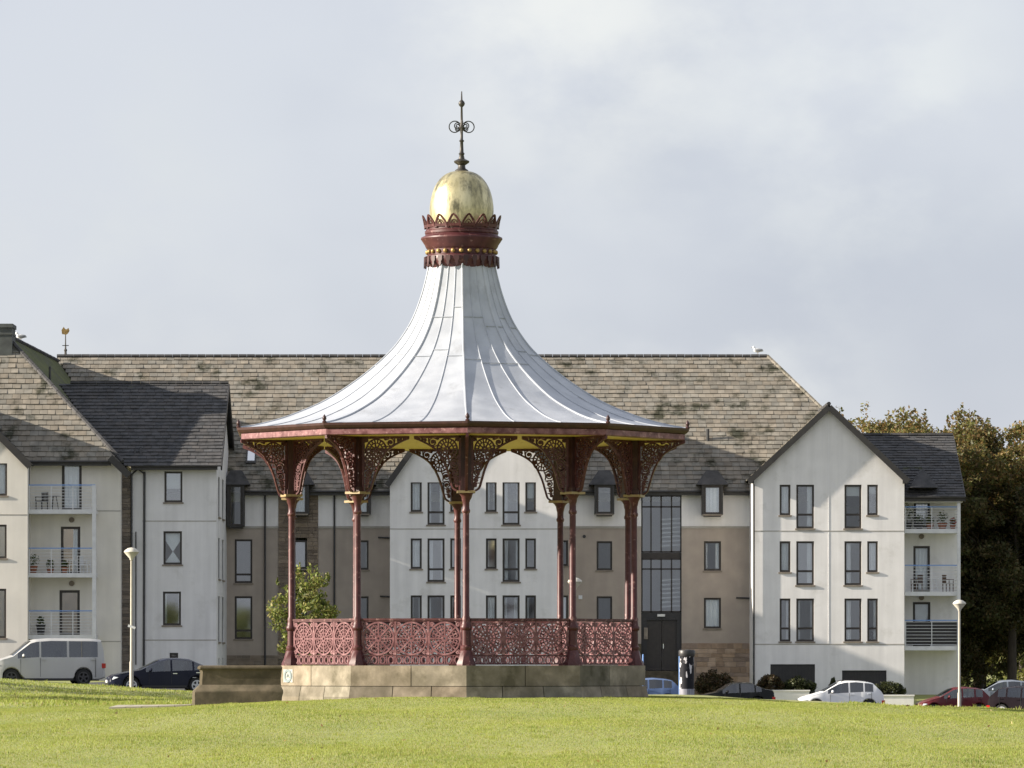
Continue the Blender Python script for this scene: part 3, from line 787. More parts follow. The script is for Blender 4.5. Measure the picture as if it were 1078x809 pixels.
for i, q in enumerate(DW):
    dd = D1 - .85
    mb = MB(); xa, xb = X(q[0] - 2.2, dd), X(q[1] + 2.2, dd); z1 = Z(508.5, dd); zb = Z(q[3] + .5, dd)
    mb.box(xa, X(q[0], dd) - .002, dd, D1 + 1.5, zb, z1); mb.box(X(q[1], dd) + .002, xb, dd, D1 + 1.5, zb, z1)
    mb.box(X(q[0], dd), X(q[1], dd), dd, D1 + 1.5, Z(q[2], dd) + .002, z1); mb.box(X(q[0], dd), X(q[1], dd), dd + .2, D1 + .2, zb - .1, zb)
    dm = mb.build('dormer', M['fascia_dark'], main, world=True)
    xm = (xa + xb) / 2; zt = Z(495, dd); ov = .30
    mb = MB(); tw = .30; hb = z1 - .1; A = [(xa - ov, dd - .15, hb), (xb + ov, dd - .15, hb), (xb + ov, dd + 4.0, hb), (xa - ov, dd + 4.0, hb), (xm - tw, dd + .35, zt), (xm + tw, dd + .35, zt), (xm + tw, dd + 3.0, zt), (xm - tw, dd + 3.0, zt)]
    mb.add(A, [(0, 1, 5, 4), (1, 2, 6, 5), (4, 5, 6, 7), (0, 4, 7, 3), (0, 3, 2, 1), (2, 3, 7, 6)]); mb.build('hood', M['slate_dark'], dm, world=True)
    window(main, q, dd, style=sty[i], rev=.05, sill=i < 4)
# stair glazing
g0, g1, gt, gb = STAIR
mb = MB(); d = D1 + .12
def bar(x0, x1, y0, y1, dp=.09): mb.box(X(x0, d), X(x1, d), d, d + dp, Z(y1, d), Z(y0, d))
for yt_, yb_, tr in ((521.5, 582, 533), (588, 645, 598.5)):
    for x in (675, 684.6, 695.3, 706.2, 716): bar(x, x + 1.5, yt_, yb_)
    for y in (yt_, tr, yb_ - 1.6): bar(675.2, 717.3, y, y + 1.6, .10)
bar(675, 717.5, 582.2, 588, .12)
sw = mb.build('stair_window', M['frame_brown'], main, world=True)
mb = MB(); mb.box(X(675.5, d), X(717, d), d + .04, d + .052, Z(645, d), Z(521.8, d)); mb.build('pane', M['pane_mid'], sw, world=True)
mb = MB()
for k, (yy, n) in enumerate(((546, 7), (610, 7))):
    for i in range(n): y = yy + i * 4.6; mb.obox(P(696, y + 1.5, d + .9), P(716, y, d + .9), .03, .09)
    mb.obox(P(696, yy, d + .9), P(696, yy + 32, d + .9), .06, .06)
mb.build('stair_rail', M['white_metal'], sw, world=True)
mb = MB(); bar(675, 717.5, 645.2, 651, .1); bar(675, 681, 651, 706, .1); bar(712.5, 717.5, 651, 706, .1); bar(681, 712.5, 651, 653, .08)
mb.build('porch', M['dark_panel'], main, world=True)
mb = MB(); mb.box(X(681, d), X(696.4, d), d + .1, d + .16, Z(706, d), Z(653.2, d)); mb.box(X(696.9, d), X(712.5, d), d + .1, d + .16, Z(706, d), Z(653.2, d))
for x in (683, 699): 
    for (y0_, y1_) in ((658, 676), (680, 702)): mb.box(X(x, d), X(x + 11.4, d), d + .085, d + .1, Z(y1_, d), Z(y0_, d))
dr = mb.build('door', M['frame_brown'], main, world=True)
mb = MB(); mb.box(X(698, d), X(698.8, d), d + .04, d + .084, Z(683, d), Z(678, d)); mb.build('handle', M['chrome'], dr, world=True)
mb = MB(); mb.box(X(692, D1), X(700, D1), D1 - .06, D1 + .1, Z(649.3, D1), Z(646.8, D1)); mb.build('number_plate', M['plate_white'], main, world=True)
mb = MB(); mb.box(X(678, D1), X(682, D1), D1 - .02, D1 + .11, Z(673, D1), Z(661, D1)); mb.build('notice', M['sill'], main, world=True)
mb = MB(); mb.box(X(674, D1), X(719, D1), D1 - 1.2, D1 + .1, -1.5, Z(706.5, D1)); mb.box(X(674, D1), X(719, D1), D1 - 1.55, D1 - 1.204, -1.5, Z(711, D1)); mb.box(X(674, D1), X(719, D1), D1 - 1.9, D1 - 1.554, -1.5, Z(716, D1))
mb.build('doorstep', M['plinth_dirty_shaded'], main, world=True)
mb = MB(); mb.box(X(666, D1), X(674.8, D1), D1 - .6, D1 - .004, -1.4, Z(678, D1)); mb.build('stone_pier', M['plinth_dirty_shaded'], main, world=True)
# pipes, vents, roof window
for px in (279, 352, 790.6): pipe(main, [P(px, 520, D1 - .1), P(px, 745, D1 - .1)])
for (xa, xb, y) in ((398, 411, 566), (400, 411, 628), (775, 790, 629.5)): pipe(main, [P(xa, y, D1 - .1), P(xb, y + .6, D1 - .1)], .045, 'overflow_pipe')
mb = MB(); c = P(615, 565, D1); mb.tube([c + Vector((0, -.05, 0)), c + Vector((0, .02, 0))], .09, 10); mb.build('wall_vent', M['pipe'], main, world=True)
mb = MB(); mb.box(X(609, D1), X(613, D1), D1 - .08, D1 - .004, Z(631, D1), Z(627, D1)); mb.build('alarm_box', M['white_plastic'], main, world=True)
def roof_pt(px, py):      # point on the front slope of the long roof
    n = (eR - eL).cross(rL - eL).normalized(); o = Vector((0, 0, ZC)); q = Vector(((px - CX) / F, 1, (HY - py) / F)); t = (eL - o).dot(n) / q.dot(n); return o + q * t
c = roof_pt(745, 464); mb = MB(); mb.tube([c - Vector((0, 0, .2)), c + Vector((0, 0, .62))], .085, 8); mb.build('roof_vent', M['pipe'], main, world=True)
mb = MB(); a = roof_pt(259, 489); b = roof_pt(270, 475); s = Vector((0, -.08, .09))
mb.add([a + s, Vector((b.x, a.y, a.z)) + s, b + s, Vector((a.x, b.y, b.z)) + s, a - s, Vector((b.x, a.y, a.z)) - s, b - s, Vector((a.x, b.y, b.z)) - s], [(0, 1, 2, 3), (0, 4, 5, 1), (1, 5, 6, 2), (3, 7, 4, 0)])
rw = mb.build('roof_window', M['fascia_dark'], main, world=True)
mb = MB(); s2 = Vector((0, -.09, .1)); A, C = a.lerp(b, .14), a.lerp(b, .86)
mb.add([A + s2, Vector((C.x, A.y, A.z)) + s2, C + s2, Vector((A.x, C.y, C.z)) + s2], [(0, 1, 2, 3)]); mb.build('pane', M['pane'], rw, world=True)
# centre gable
DG = 291.0
gh = [(432.3, 444, 507, 539), (432.3, 444, 567, 599), (432.3, 444, 627, 659), (450, 468, 507, 552.6), (450, 468, 567, 612.7), (450, 468, 627, 672), (474, 485.3, 507, 539), (474, 485.3, 567, 599), (474, 485.3, 627, 659),
      (511.5, 522.8, 507, 539), (511.5, 522.8, 567, 599), (511.5, 522.8, 627, 659), (529, 547, 507, 552.6), (529, 547, 567, 612.7), (529, 547, 627, 672), (553, 564.2, 507, 539), (553, 564.2, 567, 599), (553, 564.2, 627, 659)]
mb = MB(); wall_px(mb, DG, 410.5, 588, 508, 745, gh, apex=(499, 382))
for px in (410.5, 588): vertical_side(mb, X(px, DG), DG, DG + 3.2, -1.6, Z(505, DG))
mb.build('gable_wall', M['render_white'], main, world=True)
for q in gh: window(main, q, DG, trans=(q[2] + 32.5 if q[1] - q[0] > 15 else None))
mb = MB(); pbox(mb, DG - .012, DG + .02, 410.6, 587.9, 556.6, 557.6, DG); mb.build('wall_joint', M['render_band'], main, world=True)
mb = MB(); pbox(mb, DG - .012, DG + .02, 498.6, 499.3, 400, 556.5, DG); mb.build('wall_bead', M['joint_pale'], main, world=True)
zg, ze2 = Z(379, DG), Z(509, DG); xg = X(499, DG); xl, xr = X(407.5, DG), X(591, DG); yf, ybk = DG - .35, 301.0
slates(main, ((xl, ybk, ze2), (xl, yf, ze2), (xg, yf, zg), (xg, ybk, zg)), 'slate_warm', seed=2, name='gable_roof')
slates(main, ((xr, yf, ze2), (xr, ybk, ze2), (xg, ybk, zg), (xg, yf, zg)), 'slate_warm', seed=3, name='gable_roof')
ridge(main, (xg, yf, zg), (xg, ybk, zg))
board(main, (xl, yf, ze2 - .14), (xg, yf, zg - .14), .06, .3); board(main, (xr, yf, ze2 - .14), (xg + .02, yf + .003, zg - .14), .06, .3)

# ---- 2. right gabled block with balconies
D2 = 290.0
rb = thing('apartment_building', 'white gabled apartment house with two dark garage doors and balconies on its right', 'building', (X(900, D2), D2, -1.2))
rh = []
for (x0, x1, tall) in ((820.8, 832.2, 0), (838.3, 857, 1), (889, 907, 1), (913, 924.2, 0)):
    rh += [(x0, x1, 510.5, 556.5 if tall else 542.5), (x0, x1, 570, 616.2 if tall else 602.5), (x0, x1, 630.3, 675.5)]
GAR = [(811, 858, 699.5, 738), (886.5, 933.3, 706, 738)]
mb = MB(); wall_px(mb, D2, 792.5, 952, 503, 750, rh + GAR, apex=(872.3, 429))
z0 = -2.0
vertical_side(mb, X(792.5, D2), D2, D2 + 12, z0, Z(503, D2)); vertical_side(mb, X(952, D2), D2, D2 + 2.5, z0, Z(503, D2))
mb.build('gable_wall', M['render_white'], rb, world=True)
st = {0: 'net', 1: 'net', 2: 'right', 3: 'right', 4: 'right', 5: 'drapes', 6: 'blind', 7: 'left', 8: 'left', 9: 'blind', 10: 'net', 11: 'right'}
for i, q in enumerate(rh): window(rb, q, D2, trans=(q[2] + 31.5 if q[3] - q[2] > 40 else None), style=st[i])
for q in GAR:
    mb = MB(); x0, x1 = X(q[0], D2), X(q[1], D2); mb.box(x0 + .01, x1 - .01, D2 + .12, D2 + .18, -2, Z(q[2], D2) - .01)
    n = 14
    for i in range(n): xx = x0 + (x1 - x0) * (i + .5) / n; mb.box(xx - .05, xx + .05, D2 + .10, D2 + .122, -2, Z(q[2], D2) - .05)
    mb.build('garage_door', M['dark_panel'], rb, world=True)
mb = MB()
for y in (558.8, 678): pbox(mb, D2 - .012, D2 + .02, 792.6, 951.9, y, y + 1, D2)
mb.build('wall_joint', M['render_band'], rb, world=True)
mb = MB(); pbox(mb, D2 - .012, D2 + .02, 872, 872.7, 440, 700, D2); mb.build('wall_bead', M['joint_pale'], rb, world=True)
zg, ze2 = Z(426.5, D2), Z(505, D2); xg = X(872.3, D2); xl, xr = X(788, D2), X(956, D2); yf, ybk = D2 - .35, 303.0
slates(rb, ((xl, ybk, ze2), (xl, yf, ze2), (xg, yf, zg), (xg, ybk, zg)), 'slate_warm', seed=4, name='gable_roof')
slates(rb, ((xr, yf, ze2), (xr, ybk, ze2), (xg, ybk, zg), (xg, yf, zg)), 'slate_dark', seed=5, name='gable_roof')  # slope away from the sun: its shade is put into the darker slate
ridge(rb, (xg, yf, zg), (xg, ybk, zg))
board(rb, (xl, yf, ze2 - .13), (xg, yf, zg - .13), .06, .30); board(rb, (xr, yf, ze2 - .13), (xg + .02, yf + .003, zg - .13), .06, .30)
mb = MB(); pbox(mb, D2 - .33, D2 - .02, 788, 793.5, 504, 509.5, D2); pbox(mb, D2 - .33, D2 - .02, 950, 956, 504, 509.5, D2); mb.build('kneeler', M['fascia_dark'], rb, world=True)
for px in (793.6,): pipe(rb, [P(px, 510, D2 - .1), P(px, 745, D2 - .1)])
# annex
D2b = 292.4
bal = [(962, 979, 516, 556), (961.5, 979, 575, 623), (961, 979.5, 634, 682)]
mb = MB(); wall_px(mb, D2b, 951, 1011, 522, 755, bal)
xs = X(1011, D2b); zt = Z(459, 298)
vertical_side(mb, xs, D2b, 305.5, z0, Z(522, D2b)); mb.add([(xs, D2b, Z(522, D2b)), (xs, 305.5, Z(522, D2b)), (xs, 298, zt)], [(0, 1, 2)])
mb.add([(X(952, D2b), 305.5, z0), (xs, 305.5, z0), (xs, 305.5, Z(522, D2b)), (X(952, D2b), 305.5, Z(522, D2b))], [(0, 1, 2, 3)])
mb.build('side_wall', M['render_white'], rb, world=True)
for i, q in enumerate(bal): 
    o = window(rb, q, D2b, style=('net', 'net', 'swag')[i], sill=False, name='balcony_door', fw=.12)
ea = Vector((X(950, 290.2), 290.1, Z(523.5, 290.2))); eb = Vector((X(1016, 290.2), 290.1, Z(523.5, 290.2))); rbk = Vector((X(1016, 298), 298, zt)); rl = Vector((X(890, 298), 298, zt)); 
slates(rb, (Vector((X(890, 290.2), 290.1, ea.z)), eb, Vector((eb.x, 298, zt)), Vector((X(890, 290.2), 298, zt))), 'slate_dark', seed=6, clip=(ea, eb, Vector((eb.x, 298, zt)), Vector((X(905, 298), 298, zt))))
mb = MB(); mb.add([(eb.x, 306.2, eb.z), (X(900, 298), 306.2, eb.z), (X(900, 298), 298, zt), (eb.x, 298, zt)], [(0, 1, 2, 3)]); mb.build('rear_roof', M['underlay'], rb, world=True)
ridge(rb, (X(900, 298), 298, zt), (eb.x, 298, zt)); gutter(rb, 951, 1016, 523.5, 290.3)
board(rb, (eb.x, 290.1, eb.z - .12), (eb.x, 298, zt - .12)); 
mb = MB(); mb.box(X(952, 290.5), eb.x - .1, 290.4, D2b, eb.z - .27, eb.z - .23); mb.build('soffit', M['render_white'], rb, world=True)
mb = MB(); xa, xb = X(959.5, 291.6), X(982, 291.6); z1 = Z(514.5, 291.6); xm = (xa + xb) / 2; ztp = Z(494, 291.6)
mb.add([(xa - .2, 290.0, z1), (xb + .2, 290.0, z1), (xb + .2, 294, z1), (xa - .2, 294, z1), (xm, 291.0, ztp), (xm, 294, ztp)], [(0, 1, 4), (1, 2, 5, 4), (0, 4, 5, 3), (0, 3, 2, 1)]); mb.build('hood', M['slate_dark'], rb, world=True)
for i, (ys, yr) in enumerate(((557, 534), (623, 595.5), (680.5, 653.5))):
    balcony(rb, 952.5, 1009.5, ys, yr, 290.5, D2b, dfill='dark_panel' if i == 2 else None, posts=2)
mb = MB(); mb.box(X(1007.6, 290.5), X(1011, 290.5), 290.38, 290.62, z0, eb.z - .28); mb.build('post', M['white_metal'], rb, world=True)
for y in (565, 629.5): bulkhead(rb, 970, y, D2b)

# ---- 3. left hipped block with balconies
D3 = 283.0
lb = thing('apartment_building', 'cream apartment house with railed balconies at the far left under a mossy hipped roof', 'building', (X(60, D3), D3, -.2))
z0 = -1.0; zE3 = Z(487, 282.5); yr3 = 288.0; zR3 = Z(352, yr3)
B3 = Vector((X(129, 282.5), 282.4, zE3)); A3 = Vector((X(4, yr3), yr3, zR3)); xw = X(-130, 282.5)
slates(lb, (Vector((xw, 282.4, zE3)), B3, A3, Vector((xw, yr3, zR3))), 'slate_warm', seed=7, name='roof')
Bb = Vector((B3.x, 298.6, zE3)); Cc = Vector((X(61, 301.5), 301.5, Z(381, 301.5))); 
mb = MB(); mb.add([B3, Bb, A3], [(0, 1, 2)]); mb.add([A3, Bb, Cc], [(0, 1, 2)]); mb.add([A3, Cc, (xw, 301.5, zR3 - .3), (xw, yr3, zR3)], [(0, 1, 2, 3)])
mb.build('hip_roof', M['slate_moss'], lb, world=True)
ridge(lb, B3, A3, .12, 'slate_dark', 'hip_tiles'); ridge(lb, A3, Cc, .10, 'slate_dark')
doors3 = [(65, 86, 487.5, 538), (64, 84.5, 554.5, 604), (62.5, 84, 621.5, 669)]
mb = MB(); wall_px(mb, D3, 24, 127, 484, 720, doors3)
xe = X(127, D3); vertical_side(mb, xe, D3, 298, z0, zE3); vertical_side(mb, xw + .3, D3, 298, z0, zE3); mb.add([(xw + .3, 298, z0), (xe, 298, z0), (xe, 298, zE3), (xw + .3, 298, zE3)], [(0, 1, 2, 3)])
mb.build('wall', M['render_cream'], lb, world=True)
for i, q in enumerate(doors3): window(lb, q, D3, sill=False, style=('net', 'right', 'none')[i], name='balcony_door', fw=.13)
gutter(lb, 28, 117, 486, 282.5)
board(lb, (X(116, 282.3), 282.2, Z(482, 282.3)), (X(136, 282.3), 282.2, Z(501, 282.3)), .2, .34)
mb = MB(); pbox(mb, D3 - .012, D3 + .02, 100, 127, 537.5, 538.6, D3); pbox(mb, D3 - .012, D3 + .02, 30, 127, 675, 676, D3); mb.build('wall_joint', M['render_band'], lb, world=True)
for (ys, yr) in ((536.5, 511), (603.5, 577.5), (668.5, 643.5)): balcony(lb, 30, 100.5, ys, yr, 281.6, D3)
mb = MB(); mb.box(X(97.2, 281.6), X(101.2, 281.6), 281.48, 281.72, z0, Z(511, 281.6)); mb.build('post', M['white_metal'], lb, world=True)
for y in (547.5, 614.5): bulkhead(lb, 75.5, y, D3)
# front gable at the picture's edge
D3b = 281.0
w3 = [(-12, 7.5, 487, 522), (-12, 7, 552.5, 588), (-12, 6.5, 620, 672)]
mb = MB(); wall_px(mb, D3b, -100, 29, 488, 720, w3, apex=(-36, 425)); vertical_side(mb, X(29, D3b), D3b, D3, z0, Z(486, D3b)); vertical_side(mb, X(-100, D3b), D3b, D3, z0, Z(486, D3b))
mb.build('gable_wall', M['render_cream'], lb, world=True)
for i, q in enumerate(w3): window(lb, q, D3b, style=('net', 'none', 'none')[i])
xg, zg, xr_, zr_ = X(-36, D3b), Z(421, D3b), X(32, D3b), Z(489.5, D3b); xl_ = X(-104, D3b)
slates(lb, ((xr_, D3b - .3, zr_), (xr_, 287, zr_), (xg, 287, zg), (xg, D3b - .3, zg)), 'slate_dark', seed=8, name='gable_roof')  # right slope coloured darker than the sunward one, as shade
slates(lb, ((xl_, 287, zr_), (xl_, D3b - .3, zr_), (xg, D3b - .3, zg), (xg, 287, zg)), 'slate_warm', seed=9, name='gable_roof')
board(lb, (xr_, D3b - .3, zr_ - .1), (xg, D3b - .3, zg - .1), .06, .34); board(lb, (xl_, D3b - .3, zr_ - .1), (xg - .02, D3b - .297, zg - .1), .06, .34)
mb = MB(); pbox(mb, D3b - .012, D3b + .02, -99, 28.9, 541.5, 542.6, D3b); mb.build('wall_joint', M['render_band'], lb, world=True)
pipe(lb, [P(30.3, 489, 281.9), P(29.6, 560, 281.9), P(29.6, 720, 281.9)], .06)
# chimney
mb = MB(); dc = 287.0; mb.box(X(-12, dc), X(12.6, dc), dc, dc + 2, Z(375, dc), Z(345, dc)); mb.box(X(-13, dc), X(13.6, dc), dc - .08, dc + 2.08, Z(345, dc) + .002, Z(341, dc)); mb.box(X(-12.6, dc), X(13.2, dc), dc - .04, dc + 2.04, Z(352.5, dc), Z(350.5, dc))
ch = mb.build('chimney', M['chimney'], lb, world=True)
# roof detail on the left slope
c3 = P(73, 462, 284.5); mb = MB(); mb.tube([c3 - Vector((0, 0, .4)), c3 + Vector((0, 0, .12))], .07, 8); mb.build('roof_vent', M['galv'], lb, world=True)
# pole aerial near the valley
pipe(lb, [P(52.5, 403, 287), P(52.5, 386, 287)], .06, 'flue')

# ---- 4. left wing with its gable end turned to the right
D4 = 284.0
lw = thing('apartment_building', 'pale grey wing with dark slate roof and narrow end windows behind the navy saloon', 'building', (X(190, D4), D4, -.3))
z0 = -1.4; xe = X(228, D4); zE4 = Z(491, 283.5); y4 = 291.0; zR4 = Z(404.5, y4); xv = X(241, y4)
slates(lw, (Vector((X(120, 283.5), 283.4, zE4)), Vector((xv, 283.4, zE4)), Vector((xv, y4, zR4)), Vector((X(120, 283.5), y4, zR4))), 'slate_dark', seed=10,
       clip=(Vector((X(124, 283.5), 283.4, zE4)), Vector((xv, 283.4, zE4)), Vector((xv, y4, zR4)), Vector((X(62, y4), y4, zR4))))
mb = MB(); mb.add([(xv, 298.6, zE4), (X(100, 298), 298.6, zE4), (X(74, y4), y4, zR4), (xv, y4, zR4)], [(0, 1, 2, 3)]); mb.build('rear_roof', M['underlay'], lw, world=True)
ridge(lw, (X(74, y4), y4, zR4), (xv, y4, zR4))
board(lw, (xv, 283.4, zE4 - .1), (xv, y4, zR4 - .1), .07, .26); board(lw, (xv, 298.6, zE4 - .1), (xv, y4, zR4 - .1), .07, .26)
wl = [(173, 192, 496.5, 529), (172, 191.5, 559.5, 594.5), (171.5, 190.5, 623, 658.5), (178.5, 187.5, 687.5, 693)]
mb = MB(); wall_px(mb, D4, 138, 228, 489, 720, wl)
# end wall with narrow openings
yB = 298.0; zs = [(Z(503, 287), Z(545, 287)), (Z(567, 287), Z(610, 287)), (Z(628, 287), Z(676, 287))]
ew = []
for (zt_, zb_) in zs:
    for (ya, yb_) in ((285.6, 287.3), (289.4, 291.1)): ew.append((ya, yb_, zb_, zt_))
ew += [(285.8, 287.0, Z(715, 287), Z(693, 287)), (289.6, 290.8, Z(715, 287), Z(693, 287))]
ys_ = sorted(set([D4, yB] + [v for q in ew for v in q[:2]])); zs_ = sorted(set([z0, zE4] + [v for q in ew for v in q[2:]]))
for ya, yb_ in zip(ys_, ys_[1:]):
    for za, zb_ in zip(zs_, zs_[1:]):
        my, mz = (ya + yb_) / 2, (za + zb_) / 2
        if any(q[0] < my < q[1] and q[2] < mz < q[3] for q in ew): continue
        mb.add([(xe, ya, za), (xe, yb_, za), (xe, yb_, zb_), (xe, ya, zb_)], [(0, 1, 2, 3)])
for q in ew:
    for (p, r_) in (((q[0], q[2]), (q[1], q[2])), ((q[1], q[2]), (q[1], q[3])), ((q[1], q[3]), (q[0], q[3])), ((q[0], q[3]), (q[0], q[2]))):
        mb.add([(xe, p[0], p[1]), (xe, r_[0], r_[1]), (xe - .12, r_[0], r_[1]), (xe - .12, p[0], p[1])], [(0, 1, 2, 3)])
mb.add([(xe, D4, zE4), (xe, yB, zE4), (xe, y4, zR4 - .1)], [(0, 1, 2)])
xw4 = X(138, D4); vertical_side(mb, xw4, D4, yB, z0, zE4); mb.add([(xw4, yB, z0), (xe, yB, z0), (xe, yB, zE4), (xw4, yB, zE4)], [(0, 1, 2, 3)])
mb.build('wall', M['render_grey'], lw, world=True)
for i, q in enumerate(wl[:3]): window(lw, q, D4, style=('blind', 'swag', 'drapes')[i])
window(lw, wl[3], D4, style='none', sill=False, name='vent_window')
for q in ew:
    mb = MB(); x1 = xe - .06
    for (ya, yb_, za, zb_) in ((q[0], q[0] + .08, q[2], q[3]), (q[1] - .08, q[1], q[2], q[3]), (q[0], q[1], q[2], q[2] + .08), (q[0], q[1], q[3] - .08, q[3])):
        mb.box(x1 - .05, x1, ya + .002, yb_ - .002, za + .002, zb_ - .002)
    f = mb.build('window', M['frame_brown'], lw, world=True)
    mb = MB(); mb.box(x1 - .035, x1 - .025, q[0] + .05, q[1] - .05, q[2] + .05, q[3] - .05); mb.build('pane', M['pane'], f, world=True)
    if q[2] > .5:
        mb = MB(); mb.box(xe - .05, xe + .08, q[0] - .06, q[1] + .06, q[2] - .085, q[2] - .006); mb.build('sill', M['sill'], f, world=True)
gutter(lw, 138, 229, 490.5, 283.6)
mb = MB(); pbox(mb, D4 - .012, D4 + .02, 150, 227.8, 548.3, 549.3, D4); pbox(mb, D4 - .012, D4 + .02, 150, 227.8, 673.5, 674.6, D4); mb.build('wall_joint', M['render_band'], lw, world=True)
stones(lw, 284.0, 128.5, 137.5, 497, 716, (), 12, ((.20, .17, .14), (.15, .13, .11), (.24, .2, .16)), .17, 'stone_strip')
pipe(lw, [P(138.5, 500, D4 - .1), P(138.5, 716, D4 - .1)], .05); pipe(lw, [P(152, 497, D4 - .1), P(151.3, 716, D4 - .1)], .06)
pipe(lw, [P(138.5, 500, D4 - .1), P(145, 494, D4 - .15), P(152, 499, D4 - .1)], .045); pipe(lw, [P(143, 560, D4 - .08), P(143, 700, D4 - .08)], .03)
for px, y in ((142, 482), (148, 480)): pipe(lw, [P(px, y + 8, 284.2), P(px, y - 9, 284.6)], .05, 'soil_pipe')
# ------------------------------------------------------------------ vehicles
def ip(tab, x): return interp(x, tab)
def car(label, cat, px, d, rz, L, W, top, belt, paint, wheels, rw=.32, plan=None, glass_x=None, ws=None, rs=None, roofw=.80, name='parked_car', group=None, pillars=(), dz=0.0, rail=False, alloy='alloy', sill=.26, tail=True, rear_plate=False, tints=True):
    """Front of the car at local -x. top / belt: height tables along the length; ws, rs: x range of windscreen and rear screen."""
    x0 = X(px, d); root = thing(name, label, cat, (x0, d, h(x0, d) + dz), rz, group)
    xf, xr = wheels; ra = rw + .055
    xs = {0.0, .05, .14, .3, L, L - .05, L - .14, L - .3}
    for c in (xf, xr):
        for i in range(9): xs.add(round(c + ra * math.cos(math.pi * i / 8), 4))
    for t in (top, belt): xs |= {round(p[0], 4) for p in t}
    for p in pillars: xs |= {p - .04, p + .04}
    xs |= set(glass_x) | set(ws) | set(rs)
    x = 0.0
    while x < L: xs.add(round(x, 4)); x += .22
    xs = sorted(v for v in xs if 0 <= v <= L); ded = [xs[0]]
    for v in xs[1:]:
        if v - ded[-1] > .018: ded.append(v)
    xs = ded
    plan = plan or [(0, .70), (.06, .80), (.2, .90), (.5, .975), (1.0, 1), (L - 1.0, 1), (L - .4, .965), (L - .12, .90), (L, .80)]
    rings = []
    for x in xs:
        hw = W / 2 * ip(plan, x); zt = ip(top, x); zb_ = ip(belt, x); zb_ = min(zb_, zt - .015)
        zl = sill
        e = min(x, L - x)
        if e < .25: zl = sill + (.25 - e) * .35
        for c in (xf, xr):
            if abs(x - c) < ra: zl = max(zl, rw + math.sqrt(max(0, ra * ra - (x - c) ** 2)))
        zl = min(zl, zb_ - .1); zm = (zl + zb_) / 2 + .04
        up = max(0.0, min(1.0, (zt - zb_) / .42))
        rwid = hw * (1 - (1 - roofw) * up)
        w45 = hw * .97 + (rwid - hw * .97) * .86
        ring = [(hw - .06, zl), (hw, zl + .05), (hw, zm), (hw * .97, zb_), (w45 if up > .05 else hw * .93, zb_ + (zt - zb_) * .88), (rwid * .88 if up > .05 else hw * .80, zt - .005 * up), (rwid * .45, zt + .018), (0, zt + .025)]
        rings.append(ring)
    n = len(rings[0]); full = 2 * n - 1
    vs = []
    for x, ring in zip(xs, rings):
        pts = [(-y, z) for y, z in ring] + [(y, z) for y, z in ring[-2::-1]]
        vs += [(x - L / 2, y, z) for y, z in pts]
    body = []; glass = []
    for i in range(len(xs) - 1):
        xm = (xs[i] + xs[i + 1]) / 2
        for k in range(full - 1):
            kk = k if k < n - 1 else full - 2 - k      # 0..n-2 by symmetry
            f = (i * full + k, (i + 1) * full + k, (i + 1) * full + k + 1, i * full + k + 1)
            g = False
            if kk == 3 and glass_x[0] < xm < glass_x[1] and not any(abs(xm - p) < .045 for p in pillars): g = True
            if kk >= 5 and (ws[0] < xm < ws[1] or rs[0] < xm < rs[1]): g = True
            if kk == 4 and (ws[0] + .1 < xm < ws[1] - .25): g = False
            (glass if g else body).append(f)
    body.append(tuple(range(full))); body.append(tuple(range(len(vs) - 1, len(vs) - 1 - full, -1)))
    for i in range(len(xs) - 1): body.append((i * full + full - 1, (i + 1) * full + full - 1, (i + 1) * full, i * full))
    mb = MB(); mb.v = vs; mb.f = body; mb.c = [(1, 1, 1)] * len(vs); b = mb.build('body', M[paint], root, smooth=38)
    left = list(glass); own = {}
    for i_, f in enumerate(left):
        for q in f: own.setdefault(q, []).append(i_)
    done = set()
    for i_ in range(len(left)):
        if i_ in done: continue
        comp = []; st_ = [i_]; done.add(i_)
        while st_:
            c = st_.pop(); comp.append(c)
            for q in left[c]:
                for o_ in own[q]:
                    if o_ not in done: done.add(o_); st_.append(o_)
        ids = sorted({q for c in comp for q in left[c]}); rm = {q: j for j, q in enumerate(ids)}
        cy_ = sum(vs[q][1] for q in ids) / len(ids); cx_ = sum(vs[q][0] for q in ids) / len(ids)
        mb = MB(); mb.add([vs[q] for q in ids], [tuple(rm[q] for q in left[c]) for c in comp])
        mb.build(('windscreen' if cx_ < 0 else 'rear_window') if abs(cy_) < .1 else 'side_window', M['car_glass'], root, smooth=38)
    # cabin: seats and a dark floor seen through the glass
    mb = MB(); zf = ip(belt, L * .5)
    for xx in (ws[1] + .35, ws[1] + 1.2):
        if xx < glass_x[1] - .1:
            for yy in (-.37, .37): mb.box(xx - L / 2, xx + .14 - L / 2, yy - .22, yy + .22, zf - .4, zf + .12); mb.box(xx + .02 - L / 2, xx + .11 - L / 2, yy - .11, yy + .11, zf + .12, zf + .28)
    mb.box(ws[0] + .15 - L / 2, glass_x[1] - L / 2, -W * .4, W * .4, zf - .25, zf - .2)
    mb.build('seats', M['seat'], b)
